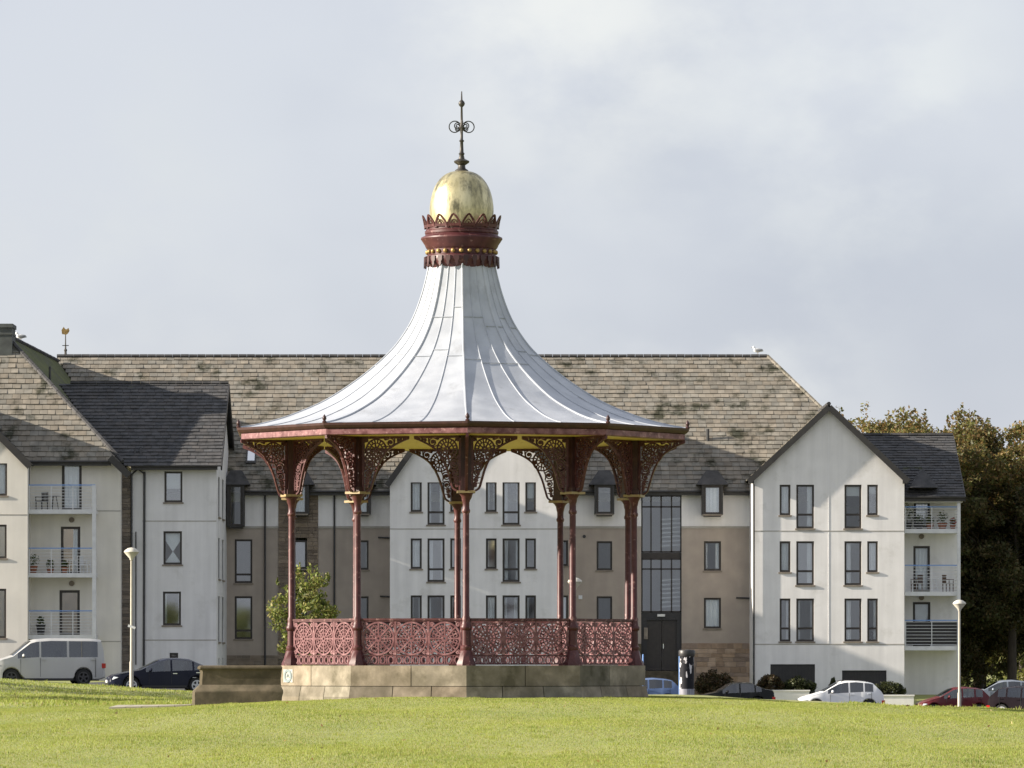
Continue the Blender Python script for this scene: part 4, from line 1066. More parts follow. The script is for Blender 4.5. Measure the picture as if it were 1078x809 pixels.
    # wheels
    for c in (xf, xr):
        for sy in (-1, 1):
            yy = sy * (W / 2 - .115); cc = Vector((c - L / 2, yy, rw))
            mb = MB(); prof = [(rw * .62, -.10), (rw * .93, -.105), (rw, -.07), (rw, .07), (rw * .93, .105), (rw * .62, .10)]
            vs2 = []; nn = 20
            for (r_, t) in prof:
                for q in range(nn): a = 2 * math.pi * q / nn; vs2.append((cc.x + r_ * math.cos(a), cc.y + t, cc.z + r_ * math.sin(a)))
            mb.add(vs2, [(i * nn + q, i * nn + (q + 1) % nn, (i + 1) * nn + (q + 1) % nn, (i + 1) * nn + q) for i in range(len(prof) - 1) for q in range(nn)])
            mb.add([(cc.x + rw * .7 * math.cos(2 * math.pi * q / nn), cc.y - sy * .03, cc.z + rw * .7 * math.sin(2 * math.pi * q / nn)) for q in range(nn)], [tuple(range(nn))])
            wo = mb.build('wheel', M['tyre'], root, smooth=40)
            mb = MB(); o = cc.y + sy * .085
            def fr(u, v, dd): return (cc.x + u, o + dd, cc.z + v)
            mb.ribbon([(rw * .62 * math.cos(2 * math.pi * q / 20), rw * .62 * math.sin(2 * math.pi * q / 20)) for q in range(20)], .05, .05, fr, True)
            for q in range(5):
                a = 2 * math.pi * q / 5 + .3; mb.ribbon([(0, 0), (rw * .62 * math.cos(a), rw * .62 * math.sin(a))], .075, .04, fr)
            mb.ribbon([(.05 * math.cos(q), .05 * math.sin(q)) for q in range(6)], .06, .06, fr, True)
            mb.build('rim', M[alloy], wo)
    # arches inner dark, mirrors, lights, handles, plates
    mb = MB(); mb.box(.25 - L / 2, L / 2 - .25, -W / 2 + .22, W / 2 - .22, .2, ip(belt, 0.5) - .12); mb.build('underbody', M['black_trim'], root)
    for sy in (-1, 1):
        mb = MB(); mx = ws[0] + .42 - L / 2; mb.sphere((mx, sy * (W / 2 + .07), zf + .07), .085, 8, 6, (.8, 1.3, .9)); mb.box(mx - .03, mx + .03, min(sy * (W / 2 - .06), sy * (W / 2 + .05)), max(sy * (W / 2 - .06), sy * (W / 2 + .05)), zf + .02, zf + .06)
        mb.build('wing_mirror', M[paint], root, smooth=60)
        hz = ip(top, .12) - .10; yh = W / 2 * ip(plan, .1)
        mb = MB(); mb.add([(-.005 - L / 2 + .03, sy * yh * .58, hz - .07), (.16 - L / 2, sy * (W / 2 * ip(plan, .17) + .008), hz - .03), (.38 - L / 2, sy * (W / 2 * ip(plan, .38) + .006), hz + .06), (.2 - L / 2, sy * (W / 2 * ip(plan, .2) * .93), hz + .10), (.02 - L / 2, sy * yh * .62, hz + .05),
                           (.2 - L / 2, sy * yh * .5, hz)], [(0, 1, 2, 3, 4), (0, 5, 4), (4, 5, 3), (3, 5, 2), (2, 5, 1), (1, 5, 0)])
        mb.build('headlight', M['headlight'], root)
        tz = ip(belt, L - .2); tz = min(tz, ip(top, L - .02)); 
        mb = MB(); y1_ = W / 2 * ip(plan, L - .13) * .985
        mb.box(L / 2 - .16, L / 2 + .012, min(sy * (y1_ - .22), sy * (y1_ + .02)), max(sy * (y1_ - .22), sy * (y1_ + .02)), tz - .26, tz - .06)
        mb.build('taillight', M['taillight'], root)
        for p in list(pillars)[:1] + [glass_x[1] - .35]:
            mb = MB(); mb.box(p + .06 - L / 2, p + .24 - L / 2, min(sy * (W / 2 - .02), sy * (W / 2 + .02)), max(sy * (W / 2 - .02), sy * (W / 2 + .02)), ip(belt, p) - .12, ip(belt, p) - .085)
            mb.build('door_handle', M[paint] if paint != 'paint_navy' else M['chrome'], root)
        mb = MB(); mb.box(xf + ra + .05 - L / 2, xr - ra - .05 - L / 2, min(sy * (W / 2 - .05), sy * (W / 2 + .006)), max(sy * (W / 2 - .05), sy * (W / 2 + .006)), sill - .02, sill + .07); mb.build('side_skirt', M['black_trim'], root)
        for p in list(pillars)[:1] + [glass_x[0] + .12, glass_x[1] - .10]:
            mb = MB(); mb.box(p - .006 - L / 2, p + .006 - L / 2, min(sy * (W / 2 - .03), sy * (W / 2 + .0035)), max(sy * (W / 2 - .03), sy * (W / 2 + .0035)), sill + .12, ip(belt, p) - .03)
            mb.build('door_gap', M['black_trim'], root)
        if rail:
            mb = MB(); mb.tube([(glass_x[0] + .7 - L / 2, sy * W / 2 * roofw * .86, ip(top, glass_x[0] + .8) + .01), (glass_x[0] + .9 - L / 2, sy * W / 2 * roofw * .86, ip(top, glass_x[0] + 1.0) + .05), (glass_x[1] - .4 - L / 2, sy * W / 2 * roofw * .86, ip(top, glass_x[1] - .5) + .05), (glass_x[1] - .3 - L / 2, sy * W / 2 * roofw * .86, ip(top, glass_x[1] - .3) + .0)], .018, 6); mb.build('roof_rail', M['black_trim'], root)
    mb = MB(); gz = ip(top, .05) - .28; mb.box(-L / 2 - .012, -L / 2 + .12, -W * .27, W * .27, gz, gz + .15)
    for q in range(3): mb.box(-L / 2 - .02, -L / 2 + .02, -W * .26, W * .26, gz + .02 + q * .045, gz + .035 + q * .045)
    mb.build('grille', M['chrome'] if paint in ('paint_navy',) else M['black_trim'], root)
    mb = MB(); mb.box(-L / 2 - .012, -L / 2 + .10, -W * .36, W * .36, .30, .42); mb.build('air_intake', M['black_trim'], root)
    mb = MB(); mb.box(-L / 2 - .026, -L / 2 + .05, -.26, .26, .45, .56); mb.build('front_plate', M['plate_white'], root)
    mb = MB(); zpl = .62 if L < 4.5 else .85; mb.box(L / 2 - .05, L / 2 + .016, -.26, .26, zpl, zpl + .11); mb.build('rear_plate', M['plate_yellow'], root)
    return root
SEDAN_T = [(0, .50), (.03, .66), (.25, .78), (1.0, .93), (1.30, .98), (2.10, 1.38), (2.45, 1.455), (2.9, 1.47), (3.4, 1.43), (4.15, 1.12), (4.65, 1.06), (4.74, .90), (4.78, .6)]
SEDAN_B = [(0, .48), (.5, .76), (1.3, .88), (2.5, .93), (3.6, .97), (4.3, .99), (4.78, .8)]
def scale_tab(t, sx, sz): return [(round(a * sx, 4), b * sz) for a, b in t]
def sedan(label, px, d, rz, L, Hs, paint, **k):
    s = L / 4.78
    return car(label, 'car', px, d, rz, L, 1.82, scale_tab(SEDAN_T, s, Hs), scale_tab(SEDAN_B, s, Hs), paint, (.93 * s, 3.70 * s), .33, glass_x=(1.55 * s, 3.95 * s), ws=(1.32 * s, 2.12 * s), rs=(3.45 * s, 4.12 * s), pillars=(2.62 * s, 3.55 * s), **k)
HATCH_T = [(0, .48), (.03, .64), (.25, .76), (.85, .93), (1.10, 1.0), (1.80, 1.40), (2.1, 1.475), (2.6, 1.50), (3.2, 1.44), (3.45, 1.38), (3.80, 1.02), (3.92, .86), (3.96, .5)]
HATCH_B = [(0, .46), (.5, .76), (1.1, .90), (2.0, .95), (3.0, 1.0), (3.96, 1.0)]
def hatch(label, px, d, rz, L, Hs, paint, W=1.76, rail=False, **k):
    s = L / 3.96
    return car(label, 'car', px, d, rz, L, W, scale_tab(HATCH_T, s, Hs), scale_tab(HATCH_B, s, Hs), paint, (.76 * s, 3.22 * s), .315 if Hs < 1.05 else .35, glass_x=(1.30 * s, 3.42 * s), ws=(1.12 * s, 1.84 * s), rs=(3.42 * s, 3.80 * s), pillars=(2.30 * s, 3.0 * s), rail=rail, **k)
VAN_T = [(0, .62), (.03, .86), (.2, 1.02), (.75, 1.16), (1.0, 1.24), (1.75, 1.86), (2.0, 1.94), (2.6, 1.985), (4.4, 1.97), (4.78, 1.93), (4.88, 1.55), (4.93, 1.0), (4.95, .6)]
VAN_B = [(0, .6), (.6, 1.0), (1.0, 1.13), (2.0, 1.20), (4.95, 1.20)]
G = 'cars parked in front of the flats'
car('silver grey people carrier van with dark side windows and black alloy wheels', 'van', 47, 235, R(13), 4.95, 1.92, VAN_T, VAN_B, 'paint_silver', (.93, 4.0), .345, glass_x=(1.20, 4.62), ws=(1.02, 1.80), rs=(4.79, 4.90), pillars=(2.16, 3.35), roofw=.86, alloy='dark_alloy', name='parked_van', group=G, sill=.24)
sedan('dark navy four door saloon with silver wheels next to the stone stair wall', 172, 233, R(11), 4.78, 1.0, 'paint_navy', group=G)
hatch('light blue car half hidden behind the right end of the stone base', 674, 279, R(4), 4.2, .99, 'paint_blue', group=G)
sedan('black saloon parked beside the graffitied pillar', 772, 279, R(8), 4.0, .97, 'paint_black', group=G)
hatch('white family crossover parked before the garage doors of the gabled house', 884, 279, R(6), 4.32, 1.11, 'paint_white', W=1.84, rail=True, group=G)
hatch('dark red hatchback parked behind the right lamp post', 1003, 279, R(9), 3.75, 1.0, 'paint_red', group=G)
hatch('grey blue car between the dark red hatchback and the black crossover', 1052, 286, R(3), 4.0, .98, 'paint_steel', group=G, dz=.1)
hatch('black crossover showing its red tail lights, under the trees', 1088, 272, R(180 - 24), 4.3, 1.06, 'paint_maroon', W=1.82, group=G)

# ------------------------------------------------------------------ street furniture
def lamp(label, px, d, top):
    x = X(px, d); z0 = h(x, d); hh = Z(top, d) - z0
    t = thing('street_lamp', label, 'street lamp', (x, d, z0), 0, 'street lamps along the car park')
    mb = MB(); mb.tube([(0, 0, -.2), (0, 0, 1.25), (0, 0, 1.3), (0, 0, hh - .50)], [.085, .085, .06, .045], 10); mb.build('pole', M['lamp_post'], t, smooth=40)
    mb = MB(); mb.lathe([(.05, -.54), (.075, -.52), (.085, -.46), (.29, -.235), (.30, -.22)], 18, c=(0, 0, hh)); hd = mb.build('lamp_head', M['lamp_white'], t, smooth=40)
    mb = MB(); mb.lathe([(.305, -.215), (.32, -.19), (.28, -.12), (.15, -.03), (0, 0)], 18, c=(0, 0, hh)); mb.build('lid', M['lamp_white'], hd, smooth=40)
    return t, hh
t, hh = lamp('cream lamp post with a funnel head in front of the navy saloon', 138.5, 229, 576.5)
mb = MB(); zz = Z(660, 229) - t.location.z; mb.lathe([(.075, zz - .02), (.075, zz + .03)], 10); mb.obox((-.14, -.07, zz + .05), (.16, -.07, zz - .06), .02, .10); mb.build('pole_band', M['white_plastic'], t)
lamp('pale lamp post seen through the bandstand columns, standing before the tan wall', 605.3, 239, 608)
lamp('cream lamp post with a funnel head in front of the dark red hatchback', 1010, 262, 631.5)
x = X(723, 240); z0 = h(x, 240); zt = Z(684, 240) - z0
t = thing('poster_pillar', 'round black poster pillar with torn white posters beside the black saloon', 'pillar', (x, 240, z0))
mb = MB(); mb.lathe([(.33, -.2), (.33, zt * .40)], 20); mb.build('plinth', M['poster_base'], t, smooth=40)
mb = MB(); mb.lathe([(.315, zt * .40 + .002), (.315, zt - .30)], 20); mb.build('poster_drum', M['poster'], t, smooth=40)
mb = MB(); mb.lathe([(.34, zt - .298), (.36, zt - .22), (.36, zt - .06), (.33, zt - .02), (0, zt)], 20); mb.build('cap', M['dark_panel'], t, smooth=40)
for px, d, yt, lab in ((677, 262, 689.5, 'thin blue pole beside the right edge of the stone base'), (715.4, 246, 688, 'thin blue pole touching the left of the poster pillar')):
    x = X(px, d); z0 = h(x, d); mb = MB(); hh = Z(yt, d) - z0
    mb.tube([(0, 0, -.2), (0, 0, hh), (0, 0, hh + .02)], [.035, .035, .02], 8); o = mb.build('marker_post', M['blue_metal']); o.location = (x, d, z0); tag(o, lab, 'post', 'blue poles')
# weather vane on the long roof
p = P(69, 376, 302); t = thing('weather_vane', 'slender weather vane with a gilded figure on the left end of the long ridge', 'weather vane', p)
mb = MB(); s = 302 / F; mb.tube([(0, 0, -.2), (0, 0, 6 * s), (0, 0, 12 * s), (0, 0, 24 * s)], [.09, .06, .035, .025], 8); mb.sphere((0, 0, 7 * s), .09, 8, 6); mb.tube([(-3.4 * s, 0, 12 * s), (3.4 * s, 0, 12 * s)], .025, 6); mb.tube([(0, -3.4 * s, 12.1 * s), (0, 3.4 * s, 12.1 * s)], .025, 6); mb.build('pole', M['finial'], t)
mb = MB(); ol = [(-.19, .0), (-.22, .22), (-.10, .40), (-.02, .28), (.06, .26), (.16, .34), (.22, .18), (.12, .02), (.03, -.03)]
mb.add([(u, -.025, 24 * s + v) for u, v in ol] + [(u, .025, 24 * s + v) for u, v in ol], [tuple(range(9)), tuple(range(17, 8, -1))] + [((j + 1) % 9, j, j + 9, (j + 1) % 9 + 9) for j in range(9)]); mb.build('cockerel', M['gilt'], t)
# gulls
def gull(label, pos, rz):
    t = thing('gull', label, 'bird', pos, rz, 'gulls on the roofs')
    mb = MB(); mb.sphere((0, 0, .20), .13, 12, 8, (1.75, .85, .9)); mb.sphere((-.20, 0, .36), .075, 10, 6, (1.1, .9, 1)); mb.tube([(-.12, 0, .24), (-.16, 0, .30), (-.19, 0, .36)], [.09, .07, .06], 8)
    mb.tube([(.15, 0, .2), (.33, 0, .17)], [.09, .02], 8)
    mb.build('body', M['feather'], t, smooth=60)
    for sy in (-1, 1):
        mb = MB(); mb.sphere((.06, sy * .105, .22), .10, 10, 6, (2.4, .28, .75)); mb.build('wing', M['feather_grey'], t, smooth=60)
        mb = MB(); mb.tube([(.02, sy * .04, .1), (.02, sy * .04, 0)], .012, 5); mb.build('leg', M['gilt'], t)
    mb = MB(); mb.tube([(-.26, 0, .36), (-.34, 0, .345)], [.022, .008], 6); mb.build('beak', M['gilt'], t)
gull('white gull perched at the right end of the long roof ridge', rR + Vector((-.55, 0, .16)), 0)
gull('white gull perched on the mossy roof beside the chimney', A3.lerp(Cc, .30) + Vector((0, 0, .13)), 0)
# things on the balconies
def chair(label, px, ys, d, rz, m, grp, tall=.82):
    t = thing('balcony_chair', label, 'chair', P(px, ys, d) + Vector((0, 0, .004)), rz, grp)
    mb = MB(); mb.box(-.24, .24, -.23, .23, .40, .44); mb.build('seat', M[m], t)
    mb = MB()
    for i in range(5): mb.box(-.22 + i * .1, -.17 + i * .1, .21, .235, .442, tall)
    mb.box(-.24, .24, .205, .24, tall, tall + .06); mb.build('backrest', M[m], t)
    for sx in (-1, 1):
        for sy in (-1, 1): mb = MB(); mb.box(sx * .21 - .02, sx * .21 + .02, sy * .2 - .02, sy * .2 + .02, 0, .399); mb.build('leg', M[m], t)
        mb = MB(); mb.box(sx * .25 - .02, sx * .25 + .02, -.22, .22, .62, .65); mb.box(sx * .25 - .015, sx * .25 + .015, -.2, -.17, .44, .62); mb.build('armrest', M[m], t)
chair('white garden chair on the middle left balcony, beside the door', 76, 603.5, 282.3, R(-70), 'white_plastic', 'white balcony chairs')
chair('white garden chair at the post end of the middle left balcony', 90, 603.5, 282.4, R(70), 'white_plastic', 'white balcony chairs')
chair('dark chair on the top left balcony', 44, 536.5, 282.2, R(-40), 'dark_panel', 'dark balcony chairs')
chair('brown wooden chair by the door on the middle right balcony', 965, 623, 291.3, R(-60), 'timber', 'wooden balcony chairs')
chair('brown wooden chair at the outer end of the middle right balcony', 998, 623, 291.3, R(60), 'timber', 'wooden balcony chairs')
def table(label, px, ys, d, m):
    t = thing('balcony_table', label, 'table', P(px, ys, d) + Vector((0, 0, .004)))
    mb = MB(); mb.lathe([(.34, .66), (.34, .70)], 16); mb.build('tabletop', M[m], t)
    for a in range(3): mb = MB(); q = a * 2.094; mb.tube([(.22 * math.cos(q), .22 * math.sin(q), 0), (.1 * math.cos(q), .1 * math.sin(q), .66)], .02, 6); mb.build('leg', M[m], t)
table('small white table on the middle right balcony', 983, 623, 291.2, 'white_plastic')
table('small round table on the top left balcony', 57, 536.5, 282.3, 'dark_panel')
def leaves_into(vl, cl, rn, cen, rad, n, size, cols, flat=.6):
    """n leaf quads around a centre; numpy arrays are appended to vl, cl"""
    p = rn.normal(0, 1, (n, 3)); p /= np.linalg.norm(p, axis=1)[:, None]; p *= (rn.random((n, 1)) ** (1 / 2.2)); p = p * np.array(rad) + np.array(cen)
    a = rn.normal(0, 1, (n, 3)); a /= np.linalg.norm(a, axis=1)[:, None]; b = rn.normal(0, 1, (n, 3)); b -= a * (a * b).sum(1)[:, None]; b /= np.linalg.norm(b, axis=1)[:, None]
    s = size * rn.uniform(.6, 1.3, (n, 1)); w = s * rn.uniform(.45, .75, (n, 1))
    q = np.stack([p - a * s, p - b * w * .9 + a * s * .1, p + a * s, p + b * w * .9 + a * s * .1], 1)
    vl.append(q.reshape(-1, 3)); ci = rn.integers(0, len(cols), n); c = np.array(cols)[ci] * rn.uniform(.65, 1.35, (n, 1)); cl.append(np.repeat(c, 4, 0))
def leaf_obj(name, vl, cl, par, m='leaf'):
    v = np.concatenate(vl).astype(np.float32); c = np.concatenate(cl); n = len(v) // 4
    me = bpy.data.meshes.new(name); me.vertices.add(len(v)); me.vertices.foreach_set('co', v.ravel()); me.loops.add(len(v)); me.loops.foreach_set('vertex_index', np.arange(len(v), dtype=np.int32))
    me.polygons.add(n); me.polygons.foreach_set('loop_start', np.arange(0, 4 * n, 4, dtype=np.int32))
    me.update(calc_edges=True); me.validate()
    a = me.color_attributes.new('Col', 'FLOAT_COLOR', 'POINT'); a.data.foreach_set('color', np.concatenate([c, np.ones((len(c), 1))], 1).astype(np.float32).ravel())
    me.materials.append(M[m]); o = bpy.data.objects.new(name, me); COL.objects.link(o); o.parent = par; return o
def pot(label, px, ys, d, r, hh, m='terracotta', cols=((.06, .10, .03), (.10, .13, .04)), bush=.28, flowers=None):
    t = thing('plant_pot', label, 'plant pot', P(px, ys, d) + Vector((0, 0, .004)), 0, 'potted plants on the balconies')
    mb = MB(); mb.lathe([(r * .7, 0), (r * .95, hh * .85), (r * 1.05, hh * .86), (r * 1.05, hh)], 12); mb.build('pot', M[m], t, smooth=40)
    rn = np.random.default_rng(int(px * 7 + ys)); vl = []; cl = []; leaves_into(vl, cl, rn, (0, 0, hh + bush * .7), (bush * .8, bush * .7, bush), 160, .06, list(cols) + (list(flowers) if flowers else [])); leaf_obj('foliage', vl, cl, t)
pot('terracotta pot with dark plant on the middle left balcony by the pipe', 35, 603.5, 282.2, .22, .36, bush=.42)
pot('terracotta trough plant left of the door on the middle left balcony', 53, 603.5, 282.1, .2, .25)
pot('terracotta pot right of the door on the middle left balcony', 68, 603.5, 282.0, .16, .3, bush=.2)
pot('pot with a low dark plant on the bottom left balcony', 43, 668.5, 282.2, .25, .55, 'dark_panel', bush=.25)
pot('bushy plant in the corner of the top right balcony by the gable', 956, 557, 291.5, .24, .4, 'dark_panel', bush=.62)
pot('low planter below the door of the top right balcony', 968, 557, 291.0, .22, .3, 'dark_panel')
pot('planter of small plants at the middle of the top right balcony', 979, 557, 291.0, .22, .26)
pot('planter at the outer end of the top right balcony', 992, 557, 291.0, .26, .3, bush=.4)
pot('small pot of red flowers at the post of the top right balcony', 1003, 557, 291.0, .16, .22, bush=.22, flowers=((.4, .03, .02), (.45, .04, .03)))

# ------------------------------------------------------------------ trees and bushes
def limbs(mb, base, top, r0, rn, n=7, spread=.5):
    base = Vector(base); top = Vector(top); L = (top - base).length; tips = []
    k = 9; pts = []; 
    for i in range(k + 1):
        t = i / k; pts.append(base.lerp(top, t) + Vector((rn.gauss(0, .012) * L * t, rn.gauss(0, .012) * L * t, 0)))
    mb.tube([pts[0] - Vector((0, 0, .4))] + pts, [r0 * 1.35] + [r0 * (1.12 - .95 * (i / k)) for i in range(k + 1)], 8)
    for j in range(n):
        t = .28 + .6 * j / n + rn.uniform(-.04, .04); p = base.lerp(top, t); a = j * 2.4 + rn.uniform(-.5, .5); l = L * spread * (1.15 - t) * rn.uniform(.8, 1.2)
        e = p + Vector((math.cos(a) * l, math.sin(a) * l, l * rn.uniform(.45, .9))); m = p.lerp(e, .5) + Vector((0, 0, -.06 * l))
        rr = r0 * .5 * (1.1 - t); mb.tube([p, m, e], [rr, rr * .65, rr * .25], 6); tips.append(e); tips.append(m)
        for q in range(2):
            a2 = a + rn.uniform(-1, 1); e2 = m + Vector((math.cos(a2) * l * .5, math.sin(a2) * l * .5, l * rn.uniform(.2, .6))); mb.tube([m, e2], [rr * .5, rr * .15], 5); tips.append(e2)
    return tips
def tree(name, label, x, y, H, rx, zc0, n_cl, per, leaf, cols, tr=.28, seed=1, group=None, spread=.5, topcols=None, topz=.75, up=1.0, cl_r=.85, ry=None):
    z0 = h(x, y); t = thing(name, label, 'tree', (x, y, z0), 0, group); rn = random.Random(seed); g = np.random.default_rng(seed)
    mb = MB(); tips = limbs(mb, (0, 0, 0), (rn.uniform(-.3, .3), 0, H * .86), tr, rn, 9, spread); mb.build('trunk', M['bark'], t, smooth=60)
    vl = []; cl = []; zc = (zc0 + H) / 2; rz = (H - zc0) / 2; ry = ry or rx
    cents = []
    for i in range(n_cl):
        u = g.normal(0, 1, 3); u /= np.linalg.norm(u); u = np.sign(u) * np.abs(u) ** (.72 if n_cl > 150 else 1); rr = g.random() ** .36
        wob = 1 + .16 * math.sin(u[0] * 5 + seed) + .12 * math.sin(u[2] * 7 + seed * 2)
        cents.append((u[0] * rx * rr * wob, u[1] * ry * rr * wob, zc + u[2] * rz * rr * (1 + .06 * math.sin(u[0] * 9 + seed))))
    for c in cents:
        s = g.uniform(.55, 1.35) * cl_r; k = (c[2] - zc0) / (H - zc0)
        shade = g.uniform(.7, 1.3)
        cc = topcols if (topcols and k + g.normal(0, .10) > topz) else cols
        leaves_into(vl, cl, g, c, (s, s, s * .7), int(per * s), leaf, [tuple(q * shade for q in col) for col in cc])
        if k > .8 and g.random() < .5 * up:
            leaves_into(vl, cl, g, (c[0] + g.normal(0, .2), c[1], min(c[2] + s, H + .35)), (s * .25, s * .25, s * .6), int(per * .10), leaf, [tuple(q * shade for q in col) for col in cc])
    leaf_obj('crown', vl, cl, t)
    return t
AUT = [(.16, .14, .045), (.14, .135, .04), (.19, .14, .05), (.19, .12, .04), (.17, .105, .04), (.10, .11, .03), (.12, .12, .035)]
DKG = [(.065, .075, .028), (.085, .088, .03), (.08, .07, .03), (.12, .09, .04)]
GT = 'trees behind the right block'
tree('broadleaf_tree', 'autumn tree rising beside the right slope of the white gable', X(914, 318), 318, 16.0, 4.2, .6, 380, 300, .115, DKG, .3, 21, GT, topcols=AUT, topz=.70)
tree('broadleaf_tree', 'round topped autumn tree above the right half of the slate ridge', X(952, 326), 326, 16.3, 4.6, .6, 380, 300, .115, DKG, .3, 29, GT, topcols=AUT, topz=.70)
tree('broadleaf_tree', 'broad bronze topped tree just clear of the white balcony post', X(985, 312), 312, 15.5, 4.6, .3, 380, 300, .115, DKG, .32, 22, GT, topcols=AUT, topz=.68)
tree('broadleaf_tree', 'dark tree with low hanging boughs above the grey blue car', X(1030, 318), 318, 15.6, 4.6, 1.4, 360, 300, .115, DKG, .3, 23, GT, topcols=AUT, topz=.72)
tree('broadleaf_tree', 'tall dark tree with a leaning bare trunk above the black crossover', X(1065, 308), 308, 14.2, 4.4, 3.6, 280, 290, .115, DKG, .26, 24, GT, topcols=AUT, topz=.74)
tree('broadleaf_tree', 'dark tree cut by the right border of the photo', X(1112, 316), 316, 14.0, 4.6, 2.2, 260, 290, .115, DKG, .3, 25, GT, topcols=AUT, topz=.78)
tree('broadleaf_tree', 'sunlit yellowish tree far off, seen between the bare trunks', X(1075, 352), 352, 11.0, 5.2, .6, 150, 260, .13, [(.16, .15, .045), (.13, .14, .04)], .2, 26, GT)
tree('broadleaf_tree', 'pale green tree in the distance just right of the white lamp post', X(1035, 372), 372, 9.5, 4.6, -.4, 120, 240, .14, [(.12, .14, .045), (.10, .12, .04)], .2, 27, GT)
tree('broadleaf_tree', 'low far green tree behind the black crossover', X(1098, 366), 366, 8.5, 4.6, -.4, 120, 240, .14, [(.15, .15, .05), (.12, .14, .04)], .2, 28, GT)
SAP = [(.20, .215, .055), (.155, .19, .045), (.24, .215, .075), (.12, .155, .04)]
tree('young_tree', 'young yellow green tree seen between the left columns above the railing', X(321, 205), 205, Z(600, 205) - h(X(321, 205), 205), 1.10, 1.2, 75, 230, .075, SAP, .05, 31, None, .34, up=1.4, cl_r=.33)
# unseen trees just off the left of the view, put there to shade the grass by the van
for i_, (xx, yy, hh, lab) in enumerate(((-17.4, 148, 4.0, 'shortest unseen leafy tree on the grass left of the van'), (-18.9, 161, 4.4, 'second unseen leafy tree from the lawn on the grass left of the van'),
                                        (-20.6, 175, 4.8, 'third unseen leafy tree from the lawn on the grass left of the van'), (-23.6, 206, 5.0, 'unseen leafy tree nearest the road, left of the van'))):
    tree('young_tree', lab, xx, yy, hh, 2.1, .5, 60, 160, .11, SAP, .12, 33 + i_, 'unseen row of trees left of the van', .4, ry=7.5)  # crowns drawn out in depth to widen the shade they throw
def bush(label, px, d, ytop, ybot, wpx, cols, seed, n=26):
    x = X(px, d); zb = Z(ybot, d); zt = Z(ytop, d); rx = wpx / 2 / F * d; hgt = zt - zb; g = np.random.default_rng(seed)
    t = thing('bush', label, 'bush', (x, d, zb - .1), 0, 'clipped bushes along the house walls'); vl = []; cl = []; mb = MB(); rn = random.Random(seed)
    for i in range(6): a = i * 1.05; mb.tube([(0, 0, -.1), (rx * .6 * math.cos(a), .4 * math.sin(a), hgt * .7)], [.03, .01], 5)
    mb.build('stem', M['bark'], t)
    for i in range(n):
        u = g.normal(0, 1, 3); u /= np.linalg.norm(u); c = (u[0] * rx * .8, u[1] * .6, hgt * (.5 + u[2] * .38)); sh = g.uniform(.6, 1.4); leaves_into(vl, cl, g, c, (rx * .34, .3, hgt * .24), 150, .075, [tuple(q * sh for q in k) for k in cols])
    leaf_obj('foliage', vl, cl, t)
BG = [(.045, .055, .02), (.06, .065, .025), (.035, .045, .018)]
BO = [(.075, .05, .025), (.05, .05, .022), (.09, .06, .03)]
bush('rounded olive bush before the left garage door', 811, 287, 709.5, 732, 26, BO, 41)
bush('rounded green bush between the left garage door and the white crossover', 841, 287, 711.5, 732, 34, BG, 42)
bush('dark spreading bush right of the white crossover', 934, 287, 717, 738, 36, BG, 43)
bush('brownish shrub against the brown stone wall by the poster pillar', 751, 289, 705, 732, 40, BO, 44)
bush('small conifer like bush between the two garage doors', 876, 288, 711, 734, 7, BG, 45, 10)

# ------------------------------------------------------------------ ground
def sheet(name, xs, ys, m, dz=0.0, par=None):
    nx, ny = len(xs), len(ys); me = bpy.data.meshes.new(name); v = [(x, y, h(x, y) + dz) for y in ys for x in xs]
    me.from_pydata(v, [], [(j * nx + i, j * nx + i + 1, (j + 1) * nx + i + 1, (j + 1) * nx + i) for j in range(ny - 1) for i in range(nx - 1)])
    me.shade_smooth(); me.materials.append(M[m]); o = bpy.data.objects.new(name, me); COL.objects.link(o); tag(o, kind='structure'); return o
def rng(a, b, s): 
    n = int(round((b - a) / s)); return [a + (b - a) * i / n for i in range(n + 1)]
xs = [-4000, -1500, -600, -250, -120] + rng(-70, -30, 4) + rng(-28, 28, .8) + rng(30, 70, 4) + [120, 250, 600, 1500, 4000]
ys = [-4000, -1000, -300, -100, 0, 30, 45] + rng(55, 130, .8) + rng(133, 300, 3) + [320, 360, 450, 700, 1500, 4000, 9000]
sheet('ground', xs, ys, 'turf')
sheet('road', rng(-80, 80, 4), rng(225.5, 283, 3), 'asphalt', .012)
mb = MB()
for a, b in zip(rng(-80, 80, 2), rng(-80, 80, 2)[1:]):
    mb.obox((a, 225.3, h(a, 225.3) - .08), (b - .012, 225.3, h(b, 225.3) - .08), .14, .2)
k = mb.build('kerb', M['kerb']); tag(k, kind='structure')
# path slab leading to the stair
mb = MB(); xa, xb = X(120, 121), X(206, 121)
n = 5
for i in range(n):
    a = xa + (xb - xa) * i / n; b = xa + (xb - xa) * (i + 1) / n - .015
    mb.add([(a, 119.5, h(a, 119.5) + .04), (b, 119.5, h(b, 119.5) + .04), (b, 122.2, h(b, 122.2) + .04), (a, 122.2, h(a, 122.2) + .04), (a, 119.5, h(a, 119.5) - .2), (b, 119.5, h(b, 119.5) - .2), (b, 122.2, h(b, 122.2) - .2), (a, 122.2, h(a, 122.2) - .2)],
           [(0, 1, 2, 3), (0, 4, 5, 1), (1, 5, 6, 2), (2, 6, 7, 3), (3, 7, 4, 0)])
o = mb.build('path', M['paving']); tag(o, kind='structure')
